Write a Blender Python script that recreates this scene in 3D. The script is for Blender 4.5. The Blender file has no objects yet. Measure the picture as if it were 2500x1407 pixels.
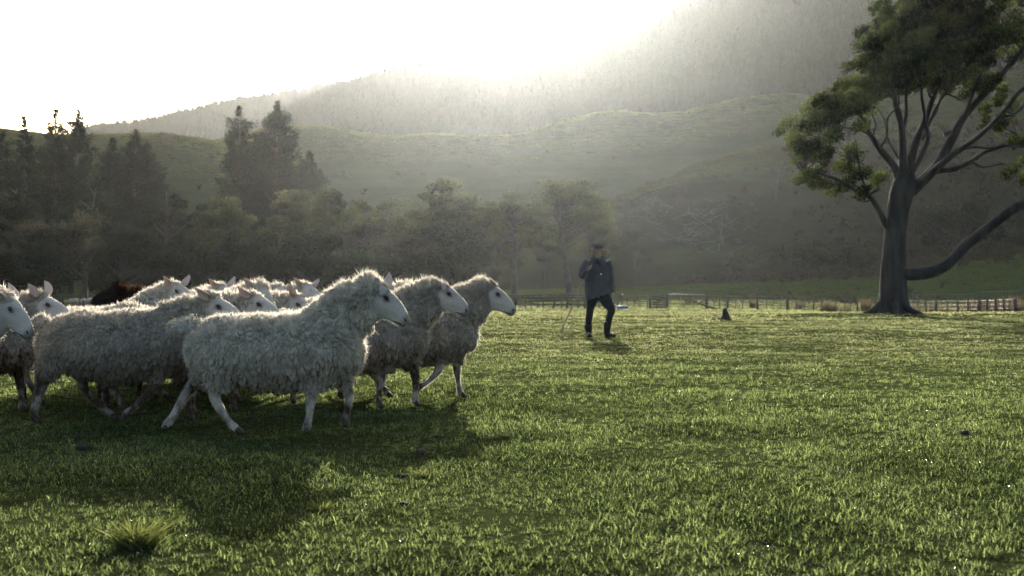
import bpy, math, random
import numpy as np
from mathutils import Vector, Matrix, kdtree

# ------------------------------------------------------------------ camera, sky, sun, exposure
SC = bpy.context.scene
FPX = 3472.0            # focal length in pixels of the 2500 px wide photograph (50 mm lens)
CAMH = 0.88
HOR = 709.0
SUN_EL, SUN_AZ = 14.0, 0.8

cam_data = bpy.data.cameras.new("camera")
cam = bpy.data.objects.new("camera", cam_data)
SC.collection.objects.link(cam)
cam_data.lens = 50.0
cam_data.sensor_width = 36.0
cam_data.clip_start = 0.05
cam_data.clip_end = 6000
cam.location = (0, 0, CAMH)
cam.rotation_euler = (math.radians(90) + math.atan((HOR - 703.5) / FPX), 0, 0)
cam_data.dof.use_dof = True
cam_data.dof.focus_distance = 9.3
cam_data.dof.aperture_fstop = 5.6
SC.camera = cam

world = bpy.data.worlds.new("World")
SC.world = world
world.use_nodes = True
wn = world.node_tree
for n in list(wn.nodes):
    wn.nodes.remove(n)
w_out = wn.nodes.new("ShaderNodeOutputWorld")
w_bg = wn.nodes.new("ShaderNodeBackground")
w_sky = wn.nodes.new("ShaderNodeTexSky")
w_sky.sky_type = 'NISHITA'
w_sky.sun_disc = False
w_sky.sun_elevation = math.radians(SUN_EL)
w_sky.sun_rotation = math.radians(SUN_AZ)
w_sky.air_density = 1.0
w_sky.dust_density = 4.0
w_sky.ozone_density = 1.0
w_bg.inputs['Strength'].default_value = 0.130
wn.links.new(w_sky.outputs[0], w_bg.inputs[0])
wn.links.new(w_bg.outputs[0], w_out.inputs[0])

sun_data = bpy.data.lights.new("sun", 'SUN')
sun_data.energy = 5.0
sun_data.angle = math.radians(0.5)
sun_data.color = (1.0, 0.95, 0.86)
sun = bpy.data.objects.new("sun", sun_data)
SC.collection.objects.link(sun)
_e, _a = math.radians(SUN_EL), math.radians(SUN_AZ)
SUNV = Vector((math.sin(_a) * math.cos(_e), math.cos(_a) * math.cos(_e), math.sin(_e)))
sun.rotation_euler = SUNV.to_track_quat('Z', 'Y').to_euler()

SC.view_settings.view_transform = 'Standard'
SC.view_settings.look = 'None'
SC.view_settings.gamma = 1.0
SC.view_settings.use_curve_mapping = False
SC.view_settings.exposure = 1.6
SC.render.engine = 'CYCLES'
SC.cycles.use_denoising = True
SC.cycles.max_bounces = 6
SC.cycles.diffuse_bounces = 3
SC.cycles.glossy_bounces = 2
SC.cycles.transmission_bounces = 4
SC.cycles.transparent_max_bounces = 6
SC.cycles.volume_bounces = 0
SC.cycles.sample_clamp_indirect = 4.0

# ------------------------------------------------------------------ helpers
COL = SC.collection

def W(px, py, d):
    """world point seen at photo pixel (px, py) standing d metres in front of the lens"""
    return np.array([(px - 1250.0) / FPX * d, d, CAMH - (py - HOR) / FPX * d])

def WX(px, d):
    return (px - 1250.0) / FPX * d

def tag(o, label=None, cat=None, group=None, kind=None):
    if label: o["label"] = label
    if cat: o["category"] = cat
    if group: o["group"] = group
    if kind: o["kind"] = kind
    return o

def empty(name, loc=(0, 0, 0), rz=0.0):
    o = bpy.data.objects.new(name, None)
    o.empty_display_size = 0.2
    COL.objects.link(o)
    o.location = loc
    o.rotation_euler = (0, 0, rz)
    return o

def hash3(ix, iy, iz, seed):
    h = (ix.astype(np.int64) * 374761393 + iy.astype(np.int64) * 668265263 +
         iz.astype(np.int64) * 2147483647 + seed * 974634777) & 0xFFFFFFFF
    h = ((h ^ (h >> 13)) * 1274126177) & 0xFFFFFFFF
    h = ((h ^ (h >> 16)) * 2246822519) & 0xFFFFFFFF
    h = h ^ (h >> 15)
    return (h & 0xFFFFFF) / float(0xFFFFFF)

def noise(x, y, z=0.0, seed=0):
    x = np.asarray(x, float); y = np.asarray(y, float)
    z = np.zeros_like(x) + z
    y = np.zeros_like(x) + y
    ix, iy, iz = np.floor(x), np.floor(y), np.floor(z)
    fx, fy, fz = x - ix, y - iy, z - iz
    fx = fx * fx * (3 - 2 * fx); fy = fy * fy * (3 - 2 * fy); fz = fz * fz * (3 - 2 * fz)
    r = 0
    for a in (0, 1):
        for b in (0, 1):
            for c in (0, 1):
                w = (fx if a else 1 - fx) * (fy if b else 1 - fy) * (fz if c else 1 - fz)
                r = r + w * hash3(ix + a, iy + b, iz + c, seed)
    return r * 2 - 1

def fbm(x, y, z=0.0, seed=0, octv=4, gain=0.5):
    r = 0; a = 1.0; t = 0
    x = np.asarray(x, float); y = np.asarray(y, float); z = np.asarray(z, float)
    for k in range(octv):
        r = r + a * noise(x, y, z, seed + k * 17)
        t += a; a *= gain
        x = x * 2.03; y = y * 2.03; z = z * 2.03
    return r / t

def sstep(a, b, x):
    t = np.clip((np.asarray(x, float) - a) / (b - a), 0, 1)
    return t * t * (3 - 2 * t)

def rand_dirs(rng, n):
    v = rng.normal(size=(n, 3)); return v / (np.linalg.norm(v, axis=1)[:, None] + 1e-9)

class Buf:
    """collects triangles and quads with a per-face tone, builds ONE mesh"""
    def __init__(s):
        s.v = []; s.q = []; s.t = []; s.qt = []; s.tt = []; s.qm = []; s.tm = []; s.n = 0
    def add(s, V, Q=None, T=None, tone=0.5, mat=0):
        V = np.asarray(V, float).reshape(-1, 3)
        if Q is not None and len(Q):
            Q = np.asarray(Q, np.int64).reshape(-1, 4) + s.n
            s.q.append(Q); s.qt.append(np.zeros(len(Q)) + tone); s.qm.append(np.zeros(len(Q), int) + mat)
        if T is not None and len(T):
            T = np.asarray(T, np.int64).reshape(-1, 3) + s.n
            s.t.append(T); s.tt.append(np.zeros(len(T)) + tone); s.tm.append(np.zeros(len(T), int) + mat)
        s.v.append(V); s.n += len(V)
    def mesh(s, name, mats, smooth=True):
        V = np.concatenate(s.v) if s.v else np.zeros((0, 3))
        Q = np.concatenate(s.q) if s.q else np.zeros((0, 4), np.int64)
        T = np.concatenate(s.t) if s.t else np.zeros((0, 3), np.int64)
        tone = np.concatenate([np.concatenate(s.qt) if s.qt else np.zeros(0), np.concatenate(s.tt) if s.tt else np.zeros(0)])
        mi = np.concatenate([np.concatenate(s.qm) if s.qm else np.zeros(0, int), np.concatenate(s.tm) if s.tm else np.zeros(0, int)])
        return raw_mesh(name, V, Q, T, mats, smooth, {"tone": tone}, mi)
    def build(s, name, mats, parent=None, smooth=True):
        return link_mesh(name, s.mesh(name, mats, smooth), parent)

def raw_mesh(name, V, Q, T, mats, smooth=True, face_attr=None, mi=None, vert_attr=None):
    me = bpy.data.meshes.new(name)
    nq, nt = len(Q), len(T)
    me.vertices.add(len(V))
    me.vertices.foreach_set("co", np.asarray(V, np.float32).ravel())
    loops = np.concatenate([np.asarray(Q).ravel(), np.asarray(T).ravel()]).astype(np.int32)
    me.loops.add(len(loops))
    me.loops.foreach_set("vertex_index", loops)
    starts = np.concatenate([np.arange(nq) * 4, nq * 4 + np.arange(nt) * 3]).astype(np.int32)
    me.polygons.add(nq + nt)
    me.polygons.foreach_set("loop_start", starts)
    if mi is not None:
        me.polygons.foreach_set("material_index", np.asarray(mi, np.int32))
    me.polygons.foreach_set("use_smooth", np.full(nq + nt, bool(smooth)))
    me.update(calc_edges=True)
    for m in (mats if isinstance(mats, (list, tuple)) else [mats]):
        me.materials.append(m)
    for k, a in (face_attr or {}).items():
        at = me.attributes.new(k, 'FLOAT', 'FACE'); at.data.foreach_set("value", np.asarray(a, np.float32))
    for k, a in (vert_attr or {}).items():
        at = me.attributes.new(k, 'FLOAT', 'POINT'); at.data.foreach_set("value", np.asarray(a, np.float32))
    return me

def link_mesh(name, me, parent=None):
    o = bpy.data.objects.new(name, me)
    COL.objects.link(o)
    if parent is not None: o.parent = parent
    return o

def grid_quads(nu, nv, wrap=False):
    """vertices laid out [iu*nv + iv]; wrap joins the last iv to the first"""
    iu = np.arange(nu - 1)[:, None]
    iv = np.arange(nv if wrap else nv - 1)[None, :]
    jv = (iv + 1) % nv
    a = iu * nv + iv; b = (iu + 1) * nv + iv; c = (iu + 1) * nv + jv; d = iu * nv + jv
    return np.stack([a, b, c, d], -1).reshape(-1, 4)

def catmull(P, R, sub=4):
    P = np.asarray(P, float); R = np.asarray(R, float)
    if R.ndim == 1: R = R[:, None]
    n = len(P)
    if n < 3 or sub < 2: 
        return P, R
    E = np.vstack([2 * P[0] - P[1], P, 2 * P[-1] - P[-2]])
    out = []; ro = []
    for i in range(n - 1):
        p0, p1, p2, p3 = E[i], E[i + 1], E[i + 2], E[i + 3]
        for k in range(sub):
            t = k / sub
            out.append(0.5 * ((2 * p1) + (-p0 + p2) * t + (2 * p0 - 5 * p1 + 4 * p2 - p3) * t * t + (-p0 + 3 * p1 - 3 * p2 + p3) * t ** 3))
            ro.append(R[i] * (1 - t) + R[i + 1] * t)
    out.append(P[-1]); ro.append(R[-1])
    return np.array(out), np.array(ro)

def tube(P, R, seg=8, sub=1, up=(0, 0, 1), cap=True, rough=0.0, seed=0):
    """closed tube along P; R = radius or (side, up) radii per point. Returns V, Q, T"""
    P, R = catmull(P, R, sub)
    if R.shape[1] == 1: R = np.repeat(R, 2, 1)
    n = len(P)
    tg = np.gradient(P, axis=0)
    tg /= np.linalg.norm(tg, axis=1)[:, None] + 1e-9
    V = []
    upv = np.asarray(up, float)
    ang = np.arange(seg) / seg * 2 * math.pi
    side = None
    for i in range(n):
        if side is None:
            s_ = np.cross(tg[i], upv)
            if np.linalg.norm(s_) < 0.1: s_ = np.cross(tg[i], (0.3, 1, 0.1))
        else:
            s_ = side - tg[i] * np.dot(side, tg[i])
        side = s_ / (np.linalg.norm(s_) + 1e-9)
        u_ = np.cross(side, tg[i])
        ring = P[i] + np.outer(np.cos(ang) * R[i, 0], side) + np.outer(np.sin(ang) * R[i, 1], u_)
        V.append(ring)
    V = np.array(V)
    if rough:
        c = P[:, None, :]
        nn = fbm(V[..., 0] / rough[1] + seed, V[..., 1] / rough[1], V[..., 2] / rough[1] * 0.5, 5, 3)
        V = c + (V - c) * (1 + rough[0] * nn[..., None])
    V = V.reshape(-1, 3)
    Q = grid_quads(n, seg, True)
    T = None
    if cap:
        V = np.vstack([V, P[0], P[-1]])
        a = np.arange(seg); b = (a + 1) % seg
        T = np.vstack([np.stack([a, b, np.full(seg, n * seg)], 1),
                       np.stack([(n - 1) * seg + b, (n - 1) * seg + a, np.full(seg, n * seg + 1)], 1)])
    return V, Q, T

def box(c, s, rz=0.0, R=None):
    c = np.asarray(c, float); s = np.asarray(s, float) / 2
    V = np.array([[x, y, z] for x in (-1, 1) for y in (-1, 1) for z in (-1, 1)], float) * s
    if R is None:
        R = np.array([[math.cos(rz), -math.sin(rz), 0], [math.sin(rz), math.cos(rz), 0], [0, 0, 1]])
    V = V @ np.asarray(R).T + c
    Q = [[0, 1, 3, 2], [4, 6, 7, 5], [0, 4, 5, 1], [2, 3, 7, 6], [0, 2, 6, 4], [1, 5, 7, 3]]
    return V, Q

def ellipsoid(c, r, nu=8, nv=12):
    th = np.linspace(0, math.pi, nu + 1)[1:-1]
    ph = np.arange(nv) / nv * 2 * math.pi
    V = np.stack([np.outer(np.sin(th), np.cos(ph)), np.outer(np.sin(th), np.sin(ph)), np.outer(np.cos(th), np.ones(nv))], -1).reshape(-1, 3)
    V = np.vstack([V, [0, 0, 1], [0, 0, -1]]) * np.asarray(r) + np.asarray(c)
    Q = grid_quads(nu - 1, nv, True)
    a = np.arange(nv); b = (a + 1) % nv; L = (nu - 2) * nv; m = (nu - 1) * nv
    T = np.vstack([np.stack([b, a, np.full(nv, m)], 1), np.stack([L + a, L + b, np.full(nv, m + 1)], 1)])
    return V, Q, T

# ------------------------------------------------------------------ materials
def new_mat(name):
    m = bpy.data.materials.new(name); m.use_nodes = True
    nt = m.node_tree
    for n in list(nt.nodes): nt.nodes.remove(n)
    out = nt.nodes.new("ShaderNodeOutputMaterial")
    return m, nt, out

def N(nt, typ, **kw):
    n = nt.nodes.new(typ)
    for k, v in kw.items():
        if k in n.inputs: n.inputs[k].default_value = v
        else: setattr(n, k, v)
    return n

def ramp(nt, src, stops):
    r = nt.nodes.new("ShaderNodeValToRGB")
    el = r.color_ramp.elements
    while len(el) < len(stops): el.new(0.5)
    for e, (p, c) in zip(el, stops):
        e.position = p; e.color = (c[0], c[1], c[2], 1)
    nt.links.new(src, r.inputs[0])
    return r.outputs[0]

def mathn(nt, op, a, b=None, clamp=False):
    n = nt.nodes.new("ShaderNodeMath"); n.operation = op; n.use_clamp = clamp
    for i, x in enumerate((a, b)):
        if x is None: continue
        if isinstance(x, (int, float)): n.inputs[i].default_value = x
        else: nt.links.new(x, n.inputs[i])
    return n.outputs[0]

def mixc(nt, f, a, b, mode='MIX'):
    n = nt.nodes.new("ShaderNodeMixRGB"); n.blend_type = mode
    for i, x in enumerate((f, a, b)):
        if isinstance(x, (int, float)): n.inputs[i].default_value = x
        elif isinstance(x, (tuple, list)): n.inputs[i].default_value = (*x[:3], 1)
        else: nt.links.new(x, n.inputs[i])
    return n.outputs[0]

def coords(nt, scale=(1, 1, 1), kind='Object'):
    tc = nt.nodes.new("ShaderNodeTexCoord"); mp = nt.nodes.new("ShaderNodeMapping")
    mp.inputs['Scale'].default_value = scale
    nt.links.new(tc.outputs[kind], mp.inputs[0])
    return mp.outputs[0]

def tex_noise(nt, vec, scale, detail=4, rough=0.55):
    n = nt.nodes.new("ShaderNodeTexNoise")
    n.inputs['Scale'].default_value = scale; n.inputs['Detail'].default_value = detail
    n.inputs['Roughness'].default_value = rough
    nt.links.new(vec, n.inputs['Vector'])
    return n.outputs[0]

def leaf_mat(name, dark, light, trans=0.4, gloss=0.0, attr="tone", instancer=False, transcol=None, rough=0.35, straw=None, dfac=1.0):
    """thin foliage: diffuse + translucent, colour varied by the tone of the clump"""
    m, nt, out = new_mat(name)
    a = nt.nodes.new("ShaderNodeAttribute"); a.attribute_name = attr
    if instancer:
        a2 = nt.nodes.new("ShaderNodeAttribute"); a2.attribute_name = "itone"; a2.attribute_type = 'INSTANCER'
        f = mathn(nt, 'ADD', mathn(nt, 'MULTIPLY', a.outputs['Fac'], 0.5), mathn(nt, 'MULTIPLY', a2.outputs['Fac'], 0.5))
    else:
        f = a.outputs['Fac']
    col = ramp(nt, f, [(0.0, dark), (1.0, light)] if not straw else [(0.0, dark), (0.72, light), (0.86, tuple(c * 1.1 for c in light)), (0.97, straw)])
    d = N(nt, "ShaderNodeBsdfDiffuse"); t = N(nt, "ShaderNodeBsdfTranslucent")
    nt.links.new(col if dfac == 1.0 else mixc(nt, 1.0, col, (dfac, dfac, dfac), 'MULTIPLY'), d.inputs[0])
    if transcol:
        tcol = mixc(nt, 1.0, col, transcol, 'MULTIPLY')
        nt.links.new(tcol, t.inputs[0])
    else:
        nt.links.new(col, t.inputs[0])
    mx = N(nt, "ShaderNodeMixShader"); mx.inputs[0].default_value = trans
    nt.links.new(d.outputs[0], mx.inputs[1]); nt.links.new(t.outputs[0], mx.inputs[2])
    last = mx
    if gloss:
        g = N(nt, "ShaderNodeBsdfGlossy"); g.inputs['Roughness'].default_value = rough
        g.inputs[0].default_value = (1, 1, 1, 1)
        m2 = N(nt, "ShaderNodeMixShader"); m2.inputs[0].default_value = gloss
        if instancer: nt.links.new(mathn(nt, 'ADD', mathn(nt, 'MULTIPLY', mathn(nt, 'GREATER_THAN', a.outputs['Fac'], 0.965), 0.16), gloss), m2.inputs[0])
        nt.links.new(mx.outputs[0], m2.inputs[1]); nt.links.new(g.outputs[0], m2.inputs[2])
        last = m2
    nt.links.new(last.outputs[0], out.inputs[0])
    return m

def solid_mat(name, c1, c2=None, scale=6, rough=0.8, bump=0.0, bscale=30, stretch=(1, 1, 1), spec=0.3, metal=0.0):
    m, nt, out = new_mat(name)
    p = N(nt, "ShaderNodeBsdfPrincipled")
    v = coords(nt, stretch)
    n1 = tex_noise(nt, v, scale, 5)
    col = ramp(nt, n1, [(0.3, c1), (0.7, c2 or c1)])
    nt.links.new(col, p.inputs['Base Color'])
    p.inputs['Roughness'].default_value = rough
    p.inputs['Specular IOR Level'].default_value = spec
    p.inputs['Metallic'].default_value = metal
    if bump:
        n2 = tex_noise(nt, v, bscale, 6, 0.6)
        b = N(nt, "ShaderNodeBump"); b.inputs['Strength'].default_value = bump; b.inputs['Distance'].default_value = 0.05
        nt.links.new(n2, b.inputs['Height']); nt.links.new(b.outputs[0], p.inputs['Normal'])
    nt.links.new(p.outputs[0], out.inputs[0])
    return m

def hill_mat(name, stops, scale, bumpd, patch=None, fine=0.5):
    m, nt, out = new_mat(name)
    p = N(nt, "ShaderNodeBsdfDiffuse")
    v = coords(nt, (1, 1, 1))
    n1 = tex_noise(nt, v, scale, 8, 0.62)
    n2 = tex_noise(nt, v, fine, 5, 0.7)
    n4 = tex_noise(nt, coords(nt, (0.045, 0.045, 1.5)), 1.0, 3, 0.6)      # sheep tracks along the contours
    f = mathn(nt, 'ADD', mathn(nt, 'MULTIPLY', n1, 0.45), mathn(nt, 'ADD', mathn(nt, 'MULTIPLY', n2, 0.27), mathn(nt, 'MULTIPLY', n4, 0.28)))
    col = ramp(nt, f, stops)
    if patch:
        n3 = tex_noise(nt, v, patch[1], 4, 0.6)
        k = mathn(nt, 'MULTIPLY', mathn(nt, 'SUBTRACT', n3, patch[2]), 8.0, True)
        col = mixc(nt, k, col, patch[0])
    nt.links.new(col, p.inputs[0])
    b = N(nt, "ShaderNodeBump"); b.inputs['Strength'].default_value = 1.0; b.inputs['Distance'].default_value = bumpd
    nt.links.new(f, b.inputs['Height']); nt.links.new(b.outputs[0], p.inputs['Normal'])
    nt.links.new(p.outputs[0], out.inputs[0])
    return m

# ------------------------------------------------------------------ GN scatter for uncountable stuff
def scatter(name, pts, rot, scl, protos, idx, itone, label, cat):
    me = bpy.data.meshes.new(name)
    n = len(pts)
    me.vertices.add(n)
    me.vertices.foreach_set("co", np.asarray(pts, np.float32).ravel())
    for k, typ, arr in (("rot", 'FLOAT_VECTOR', rot), ("scl", 'FLOAT', scl), ("pick", 'INT', idx), ("itone", 'FLOAT', itone)):
        at = me.attributes.new(k, typ, 'POINT')
        if typ == 'FLOAT_VECTOR': at.data.foreach_set("vector", np.asarray(arr, np.float32).ravel())
        elif typ == 'INT': at.data.foreach_set("value", np.asarray(arr, np.int32))
        else: at.data.foreach_set("value", np.asarray(arr, np.float32))
    o = link_mesh(name, me)
    g = bpy.data.node_groups.new(name + "_scatter", 'GeometryNodeTree')
    g.interface.new_socket("Geometry", in_out='INPUT', socket_type='NodeSocketGeometry')
    g.interface.new_socket("Geometry", in_out='OUTPUT', socket_type='NodeSocketGeometry')
    gi = g.nodes.new("NodeGroupInput"); go = g.nodes.new("NodeGroupOutput")
    ins = g.nodes.new("GeometryNodeInstanceOnPoints")
    jn = g.nodes.new("GeometryNodeJoinGeometry")
    for k, pm in enumerate(protos):
        po = bpy.data.objects.new(name + "_source", pm)
        oi = g.nodes.new("GeometryNodeObjectInfo"); oi.inputs[0].default_value = po
        oi.inputs['As Instance'].default_value = True
        g.links.new(oi.outputs['Geometry'], jn.inputs[0])
    g.links.new(gi.outputs[0], ins.inputs['Points'])
    g.links.new(jn.outputs[0], ins.inputs['Instance'])
    ins.inputs['Pick Instance'].default_value = True
    def attr(nm, dt):
        a = g.nodes.new("GeometryNodeInputNamedAttribute"); a.data_type = dt
        a.inputs['Name'].default_value = nm
        return a.outputs['Attribute']
    g.links.new(attr("pick", 'INT'), ins.inputs['Instance Index'])
    g.links.new(attr("rot", 'FLOAT_VECTOR'), ins.inputs['Rotation'])
    g.links.new(attr("scl", 'FLOAT'), ins.inputs['Scale'])
    g.links.new(ins.outputs[0], go.inputs[0])
    md = o.modifiers.new("scatter", 'NODES'); md.node_group = g
    tag(o, label, cat, kind="stuff")
    return o

# ------------------------------------------------------------------ the land
class Hill:
    def __init__(s, name, yf, yc, yb, crest, amp, ns, seed, power=1.15, z0=-2.0, bend=0.0):
        s.name, s.yf, s.yc, s.yb, s.amp, s.ns, s.seed, s.power, s.z0 = name, yf, yc, yb, amp, ns, seed, power, z0
        c = np.array(crest, float)
        s.X = (c[:, 0] - 1250) / FPX * yc
        s.H = CAMH + (HOR - c[:, 1]) / FPX * yc
    def z(s, x, y):
        x = np.asarray(x, float); y = np.asarray(y, float)
        w = s.yc * 0.012
        h = (np.interp(x - w, s.X, s.H) + np.interp(x, s.X, s.H) * 2 + np.interp(x + w, s.X, s.H)) / 4
        yy = y + 10 * s.amp / 6 * noise(x / s.ns / 2, x * 0, 0, s.seed + 3)
        t = np.clip((yy - s.yf) / (s.yc - s.yf), 0, 1)
        u = np.clip((yy - s.yc) / (s.yb - s.yc), 0, 1)
        pr = np.sin(math.pi / 2 * t) ** s.power * (1 - u * u * (3 - 2 * u))
        nz = fbm(x / s.ns, y / s.ns, 0, s.seed, 6, 0.58)
        ridg = 1 - np.abs(noise(x / s.ns * 1.6 + 0.3 * nz, y / s.ns * 0.5, 0, s.seed + 9)) * 2
        m = np.sin(math.pi * np.clip(t, 0, 1)) * 0.9 + 0.1
        return s.z0 + (h - s.z0) * pr + 1.7 * s.amp * (nz + 0.45 * (ridg - .5)) * m * (t > 0)

def ground_z(x, y):
    x = np.asarray(x, float); y = np.asarray(y, float)
    z = -0.42 * sstep(32, 102, y)
    z = z - 0.30 * sstep(14, 26, x) * sstep(60, 82, y) * (1 - sstep(100, 130, y))
    z = z + 0.030 * fbm(x / 1.3, y / 1.3, 0, 3, 4) * (1 - 0.6 * sstep(0, 1, np.abs(y) / 200))
    z = z + 0.06 * fbm(x / 7, y / 7, 0, 8, 3) * sstep(12, 30, y)
    z = z + 0.10 * sstep(0, 1, (y - 49) / 3) * (1 - sstep(0, 1, (y - 56) / 12)) * sstep(8, 11, x)   # low bank under the big tree
    z = z + 0.0011 * np.clip(y - 118, 0, 1e9) ** 1.6
    z = np.where(y > 330, z * 0 + 0.0011 * 212 ** 1.6 - 0.45 - (y - 330) * 0.02, z)
    return z

HILLS = [
    Hill("forested_ridge", 470, 700, 900, [(-900, 720), (300, 520), (560, 400), (700, 325), (760, 290), (850, 255), (900, 245), (1000, 215), (1080, 196), (1150, 176), (1220, 160),
          (1300, 138), (1400, 98), (1500, 58), (1600, 22), (1680, 0), (1800, -35), (2000, -70), (2300, -90), (2800, -95), (3600, -60)], 5.0, 60, 11, 1.1),
    Hill("far_ridge", 820, 1050, 1300, [(-1500, 500), (-400, 420), (200, 338), (300, 332), (380, 312), (440, 296), (520, 280), (560, 272), (640, 263), (720, 250), (800, 238), (900, 225),
          (1000, 198), (1100, 175), (1200, 160), (1400, 150), (2000, 140), (3000, 200)], 4.0, 80, 23, 1.1),
    Hill("grassy_knolls", 262, 400, 560, [(-900, 480), (300, 430), (480, 360), (560, 342), (640, 322), (720, 311), (830, 313), (900, 324), (980, 338), (1010, 330), (1045, 326), (1090, 334),
          (1200, 352), (1300, 345), (1400, 300), (1500, 280), (1580, 296), (1660, 285), (1750, 262), (1850, 243), (1930, 248), (2050, 246), (2200, 215), (2400, 195), (2700, 170), (3400, 200)], 2.6, 42, 31, 1.05),
    Hill("left_hill", 205, 320, 470, [(-1200, 420), (-500, 300), (-200, 310), (0, 318), (60, 323), (150, 341), (250, 338), (350, 336), (450, 345), (540, 350), (600, 375), (700, 430), (900, 520), (1200, 640), (1500, 760)], 1.6, 35, 41, 1.05),
    Hill("bare_spur", 186, 272, 380, [(700, 760), (1150, 690), (1300, 600), (1420, 540), (1480, 506), (1560, 464), (1620, 442), (1700, 402), (1800, 366), (1950, 334), (2100, 322), (2300, 300), (2500, 290), (2900, 280), (3600, 330)], 1.5, 24, 53, 1.0),
    Hill("green_slope", 144, 182, 240, [(700, 770), (1200, 712), (1500, 703), (1650, 698), (1800, 690), (1950, 682), (2080, 670), (2200, 660), (2300, 645), (2400, 632), (2500, 618), (2800, 590), (3400, 600)], 0.35, 12, 61, 1.0, -1.0),
]

def land_z(x, y):
    z = ground_z(x, y)
    for h in HILLS:
        z = np.maximum(z, np.where((np.asarray(y) > h.yf) & (np.asarray(y) < h.yb), h.z(x, y), -99))
    return z

M_ground = None
def make_ground_mat():
    m, nt, out = new_mat("pasture_ground")
    v = coords(nt)
    n1 = tex_noise(nt, v, 0.7, 8, 0.65)
    n2 = tex_noise(nt, v, 38, 8, 0.8)
    f = mathn(nt, 'ADD', mathn(nt, 'MULTIPLY', n1, 0.5), mathn(nt, 'MULTIPLY', n2, 0.5))
    col = ramp(nt, f, [(0.32, (0.020, 0.020, 0.010)), (0.45, (0.036, 0.042, 0.016)), (0.58, (0.055, 0.070, 0.024)), (0.72, (0.090, 0.105, 0.040))])
    # further off the sward closes and reads yellower
    p = N(nt, "ShaderNodeBsdfDiffuse")
    nt.links.new(col, p.inputs['Color'])
    b = N(nt, "ShaderNodeBump"); b.inputs['Strength'].default_value = 1.0; b.inputs['Distance'].default_value = 0.03
    nt.links.new(n2, b.inputs['Height']); nt.links.new(b.outputs[0], p.inputs['Normal'])
    nt.links.new(p.outputs[0], out.inputs[0])
    return m

def build_ground():
    ny, nx = 420, 300
    ys = np.concatenate([[-400, -60, -20, -5, 0], 1.0 + np.cumsum(0.06 * 1.0195 ** np.arange(ny))])
    ys = ys[ys < 4000]
    ys = np.append(ys, [1500, 2500, 5000]) if ys[-1] < 1400 else ys
    ys = np.unique(ys)
    u = np.linspace(-1, 1, nx)
    V = []
    for y in ys:
        half = max(10, abs(y) * 0.62 + 6)
        xs = half * (0.55 * u + 0.45 * u ** 3)
        xs[0] = min(xs[0], -3500); xs[-1] = max(xs[-1], 3500)
        V.append(np.stack([xs, np.full(nx, y), ground_z(xs, np.full(nx, y))], -1))
    V = np.array(V).reshape(-1, 3)
    Q = grid_quads(len(ys), nx)[:, ::-1]
    o = link_mesh("ground", raw_mesh("ground", V, Q, np.zeros((0, 3), int), [make_ground_mat()]))
    tag(o, kind="structure")

def build_hills():
    green = [(0.30, (0.014, 0.018, 0.009)), (0.46, (0.028, 0.036, 0.015)), (0.60, (0.042, 0.050, 0.020)), (0.75, (0.060, 0.058, 0.030))]
    mats = {
        "forested_ridge": hill_mat("forest_floor", [(0.3, (0.013, 0.012, 0.009)), (0.7, (0.020, 0.019, 0.014))], 0.02, 3.0, fine=0.1),
        "far_ridge": hill_mat("far_forest_floor", [(0.3, (0.014, 0.018, 0.010)), (0.7, (0.035, 0.04, 0.022))], 0.02, 3.0, fine=0.1),
        "grassy_knolls": hill_mat("knoll_grass", green, 0.05, 2.0, ((0.045, 0.042, 0.020), 0.03, 0.58)),
        "left_hill": hill_mat("left_hill_grass", green, 0.06, 1.0, ((0.03, 0.028, 0.015), 0.04, 0.62)),
        "bare_spur": hill_mat("spur_scrub", [(0.3, (0.016, 0.014, 0.009)), (0.5, (0.034, 0.032, 0.018)), (0.7, (0.055, 0.044, 0.032))], 0.07, 1.6, ((0.045, 0.052, 0.022), 0.035, 0.52), 0.9),
        "green_slope": hill_mat("slope_grass", [(0.3, (0.026, 0.034, 0.012)), (0.5, (0.045, 0.062, 0.020)), (0.7, (0.070, 0.085, 0.030))], 0.12, 0.6, ((0.06, 0.05, 0.025), 0.1, 0.62), 1.5),
    }
    for h in HILLS:
        nx, ny = 360, 170
        x = np.linspace(h.X[0], h.X[-1], nx); y = np.linspace(h.yf, h.yb, ny)
        X, Y = np.meshgrid(x, y, indexing='ij')
        Z = h.z(X, Y)
        Z[:, 0] = h.z0 - 3; Z[:, -1] = -12
        V = np.stack([X, Y, Z], -1).reshape(-1, 3)
        o = link_mesh(h.name, raw_mesh(h.name, V, grid_quads(nx, ny), np.zeros((0, 3), int), [mats[h.name]]))
        tag(o, kind="structure")

build_ground()
build_hills()

# ------------------------------------------------------------------ grass of the paddock (uncountable)
M_grass = leaf_mat("grass_blades", (0.018, 0.033, 0.013), (0.235, 0.30, 0.145), trans=0.66, instancer=True, transcol=(1.0, 0.97, 0.65), straw=(0.34, 0.31, 0.18), dfac=0.34)
M_dew = solid_mat("dew", (0.8, 0.8, 0.8), rough=0.34, spec=1.0, metal=1.0)

M_grassfar = leaf_mat("far_grass_blades", (0.040, 0.050, 0.016), (0.42, 0.44, 0.20), trans=0.64, instancer=True, dfac=0.5)

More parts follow.
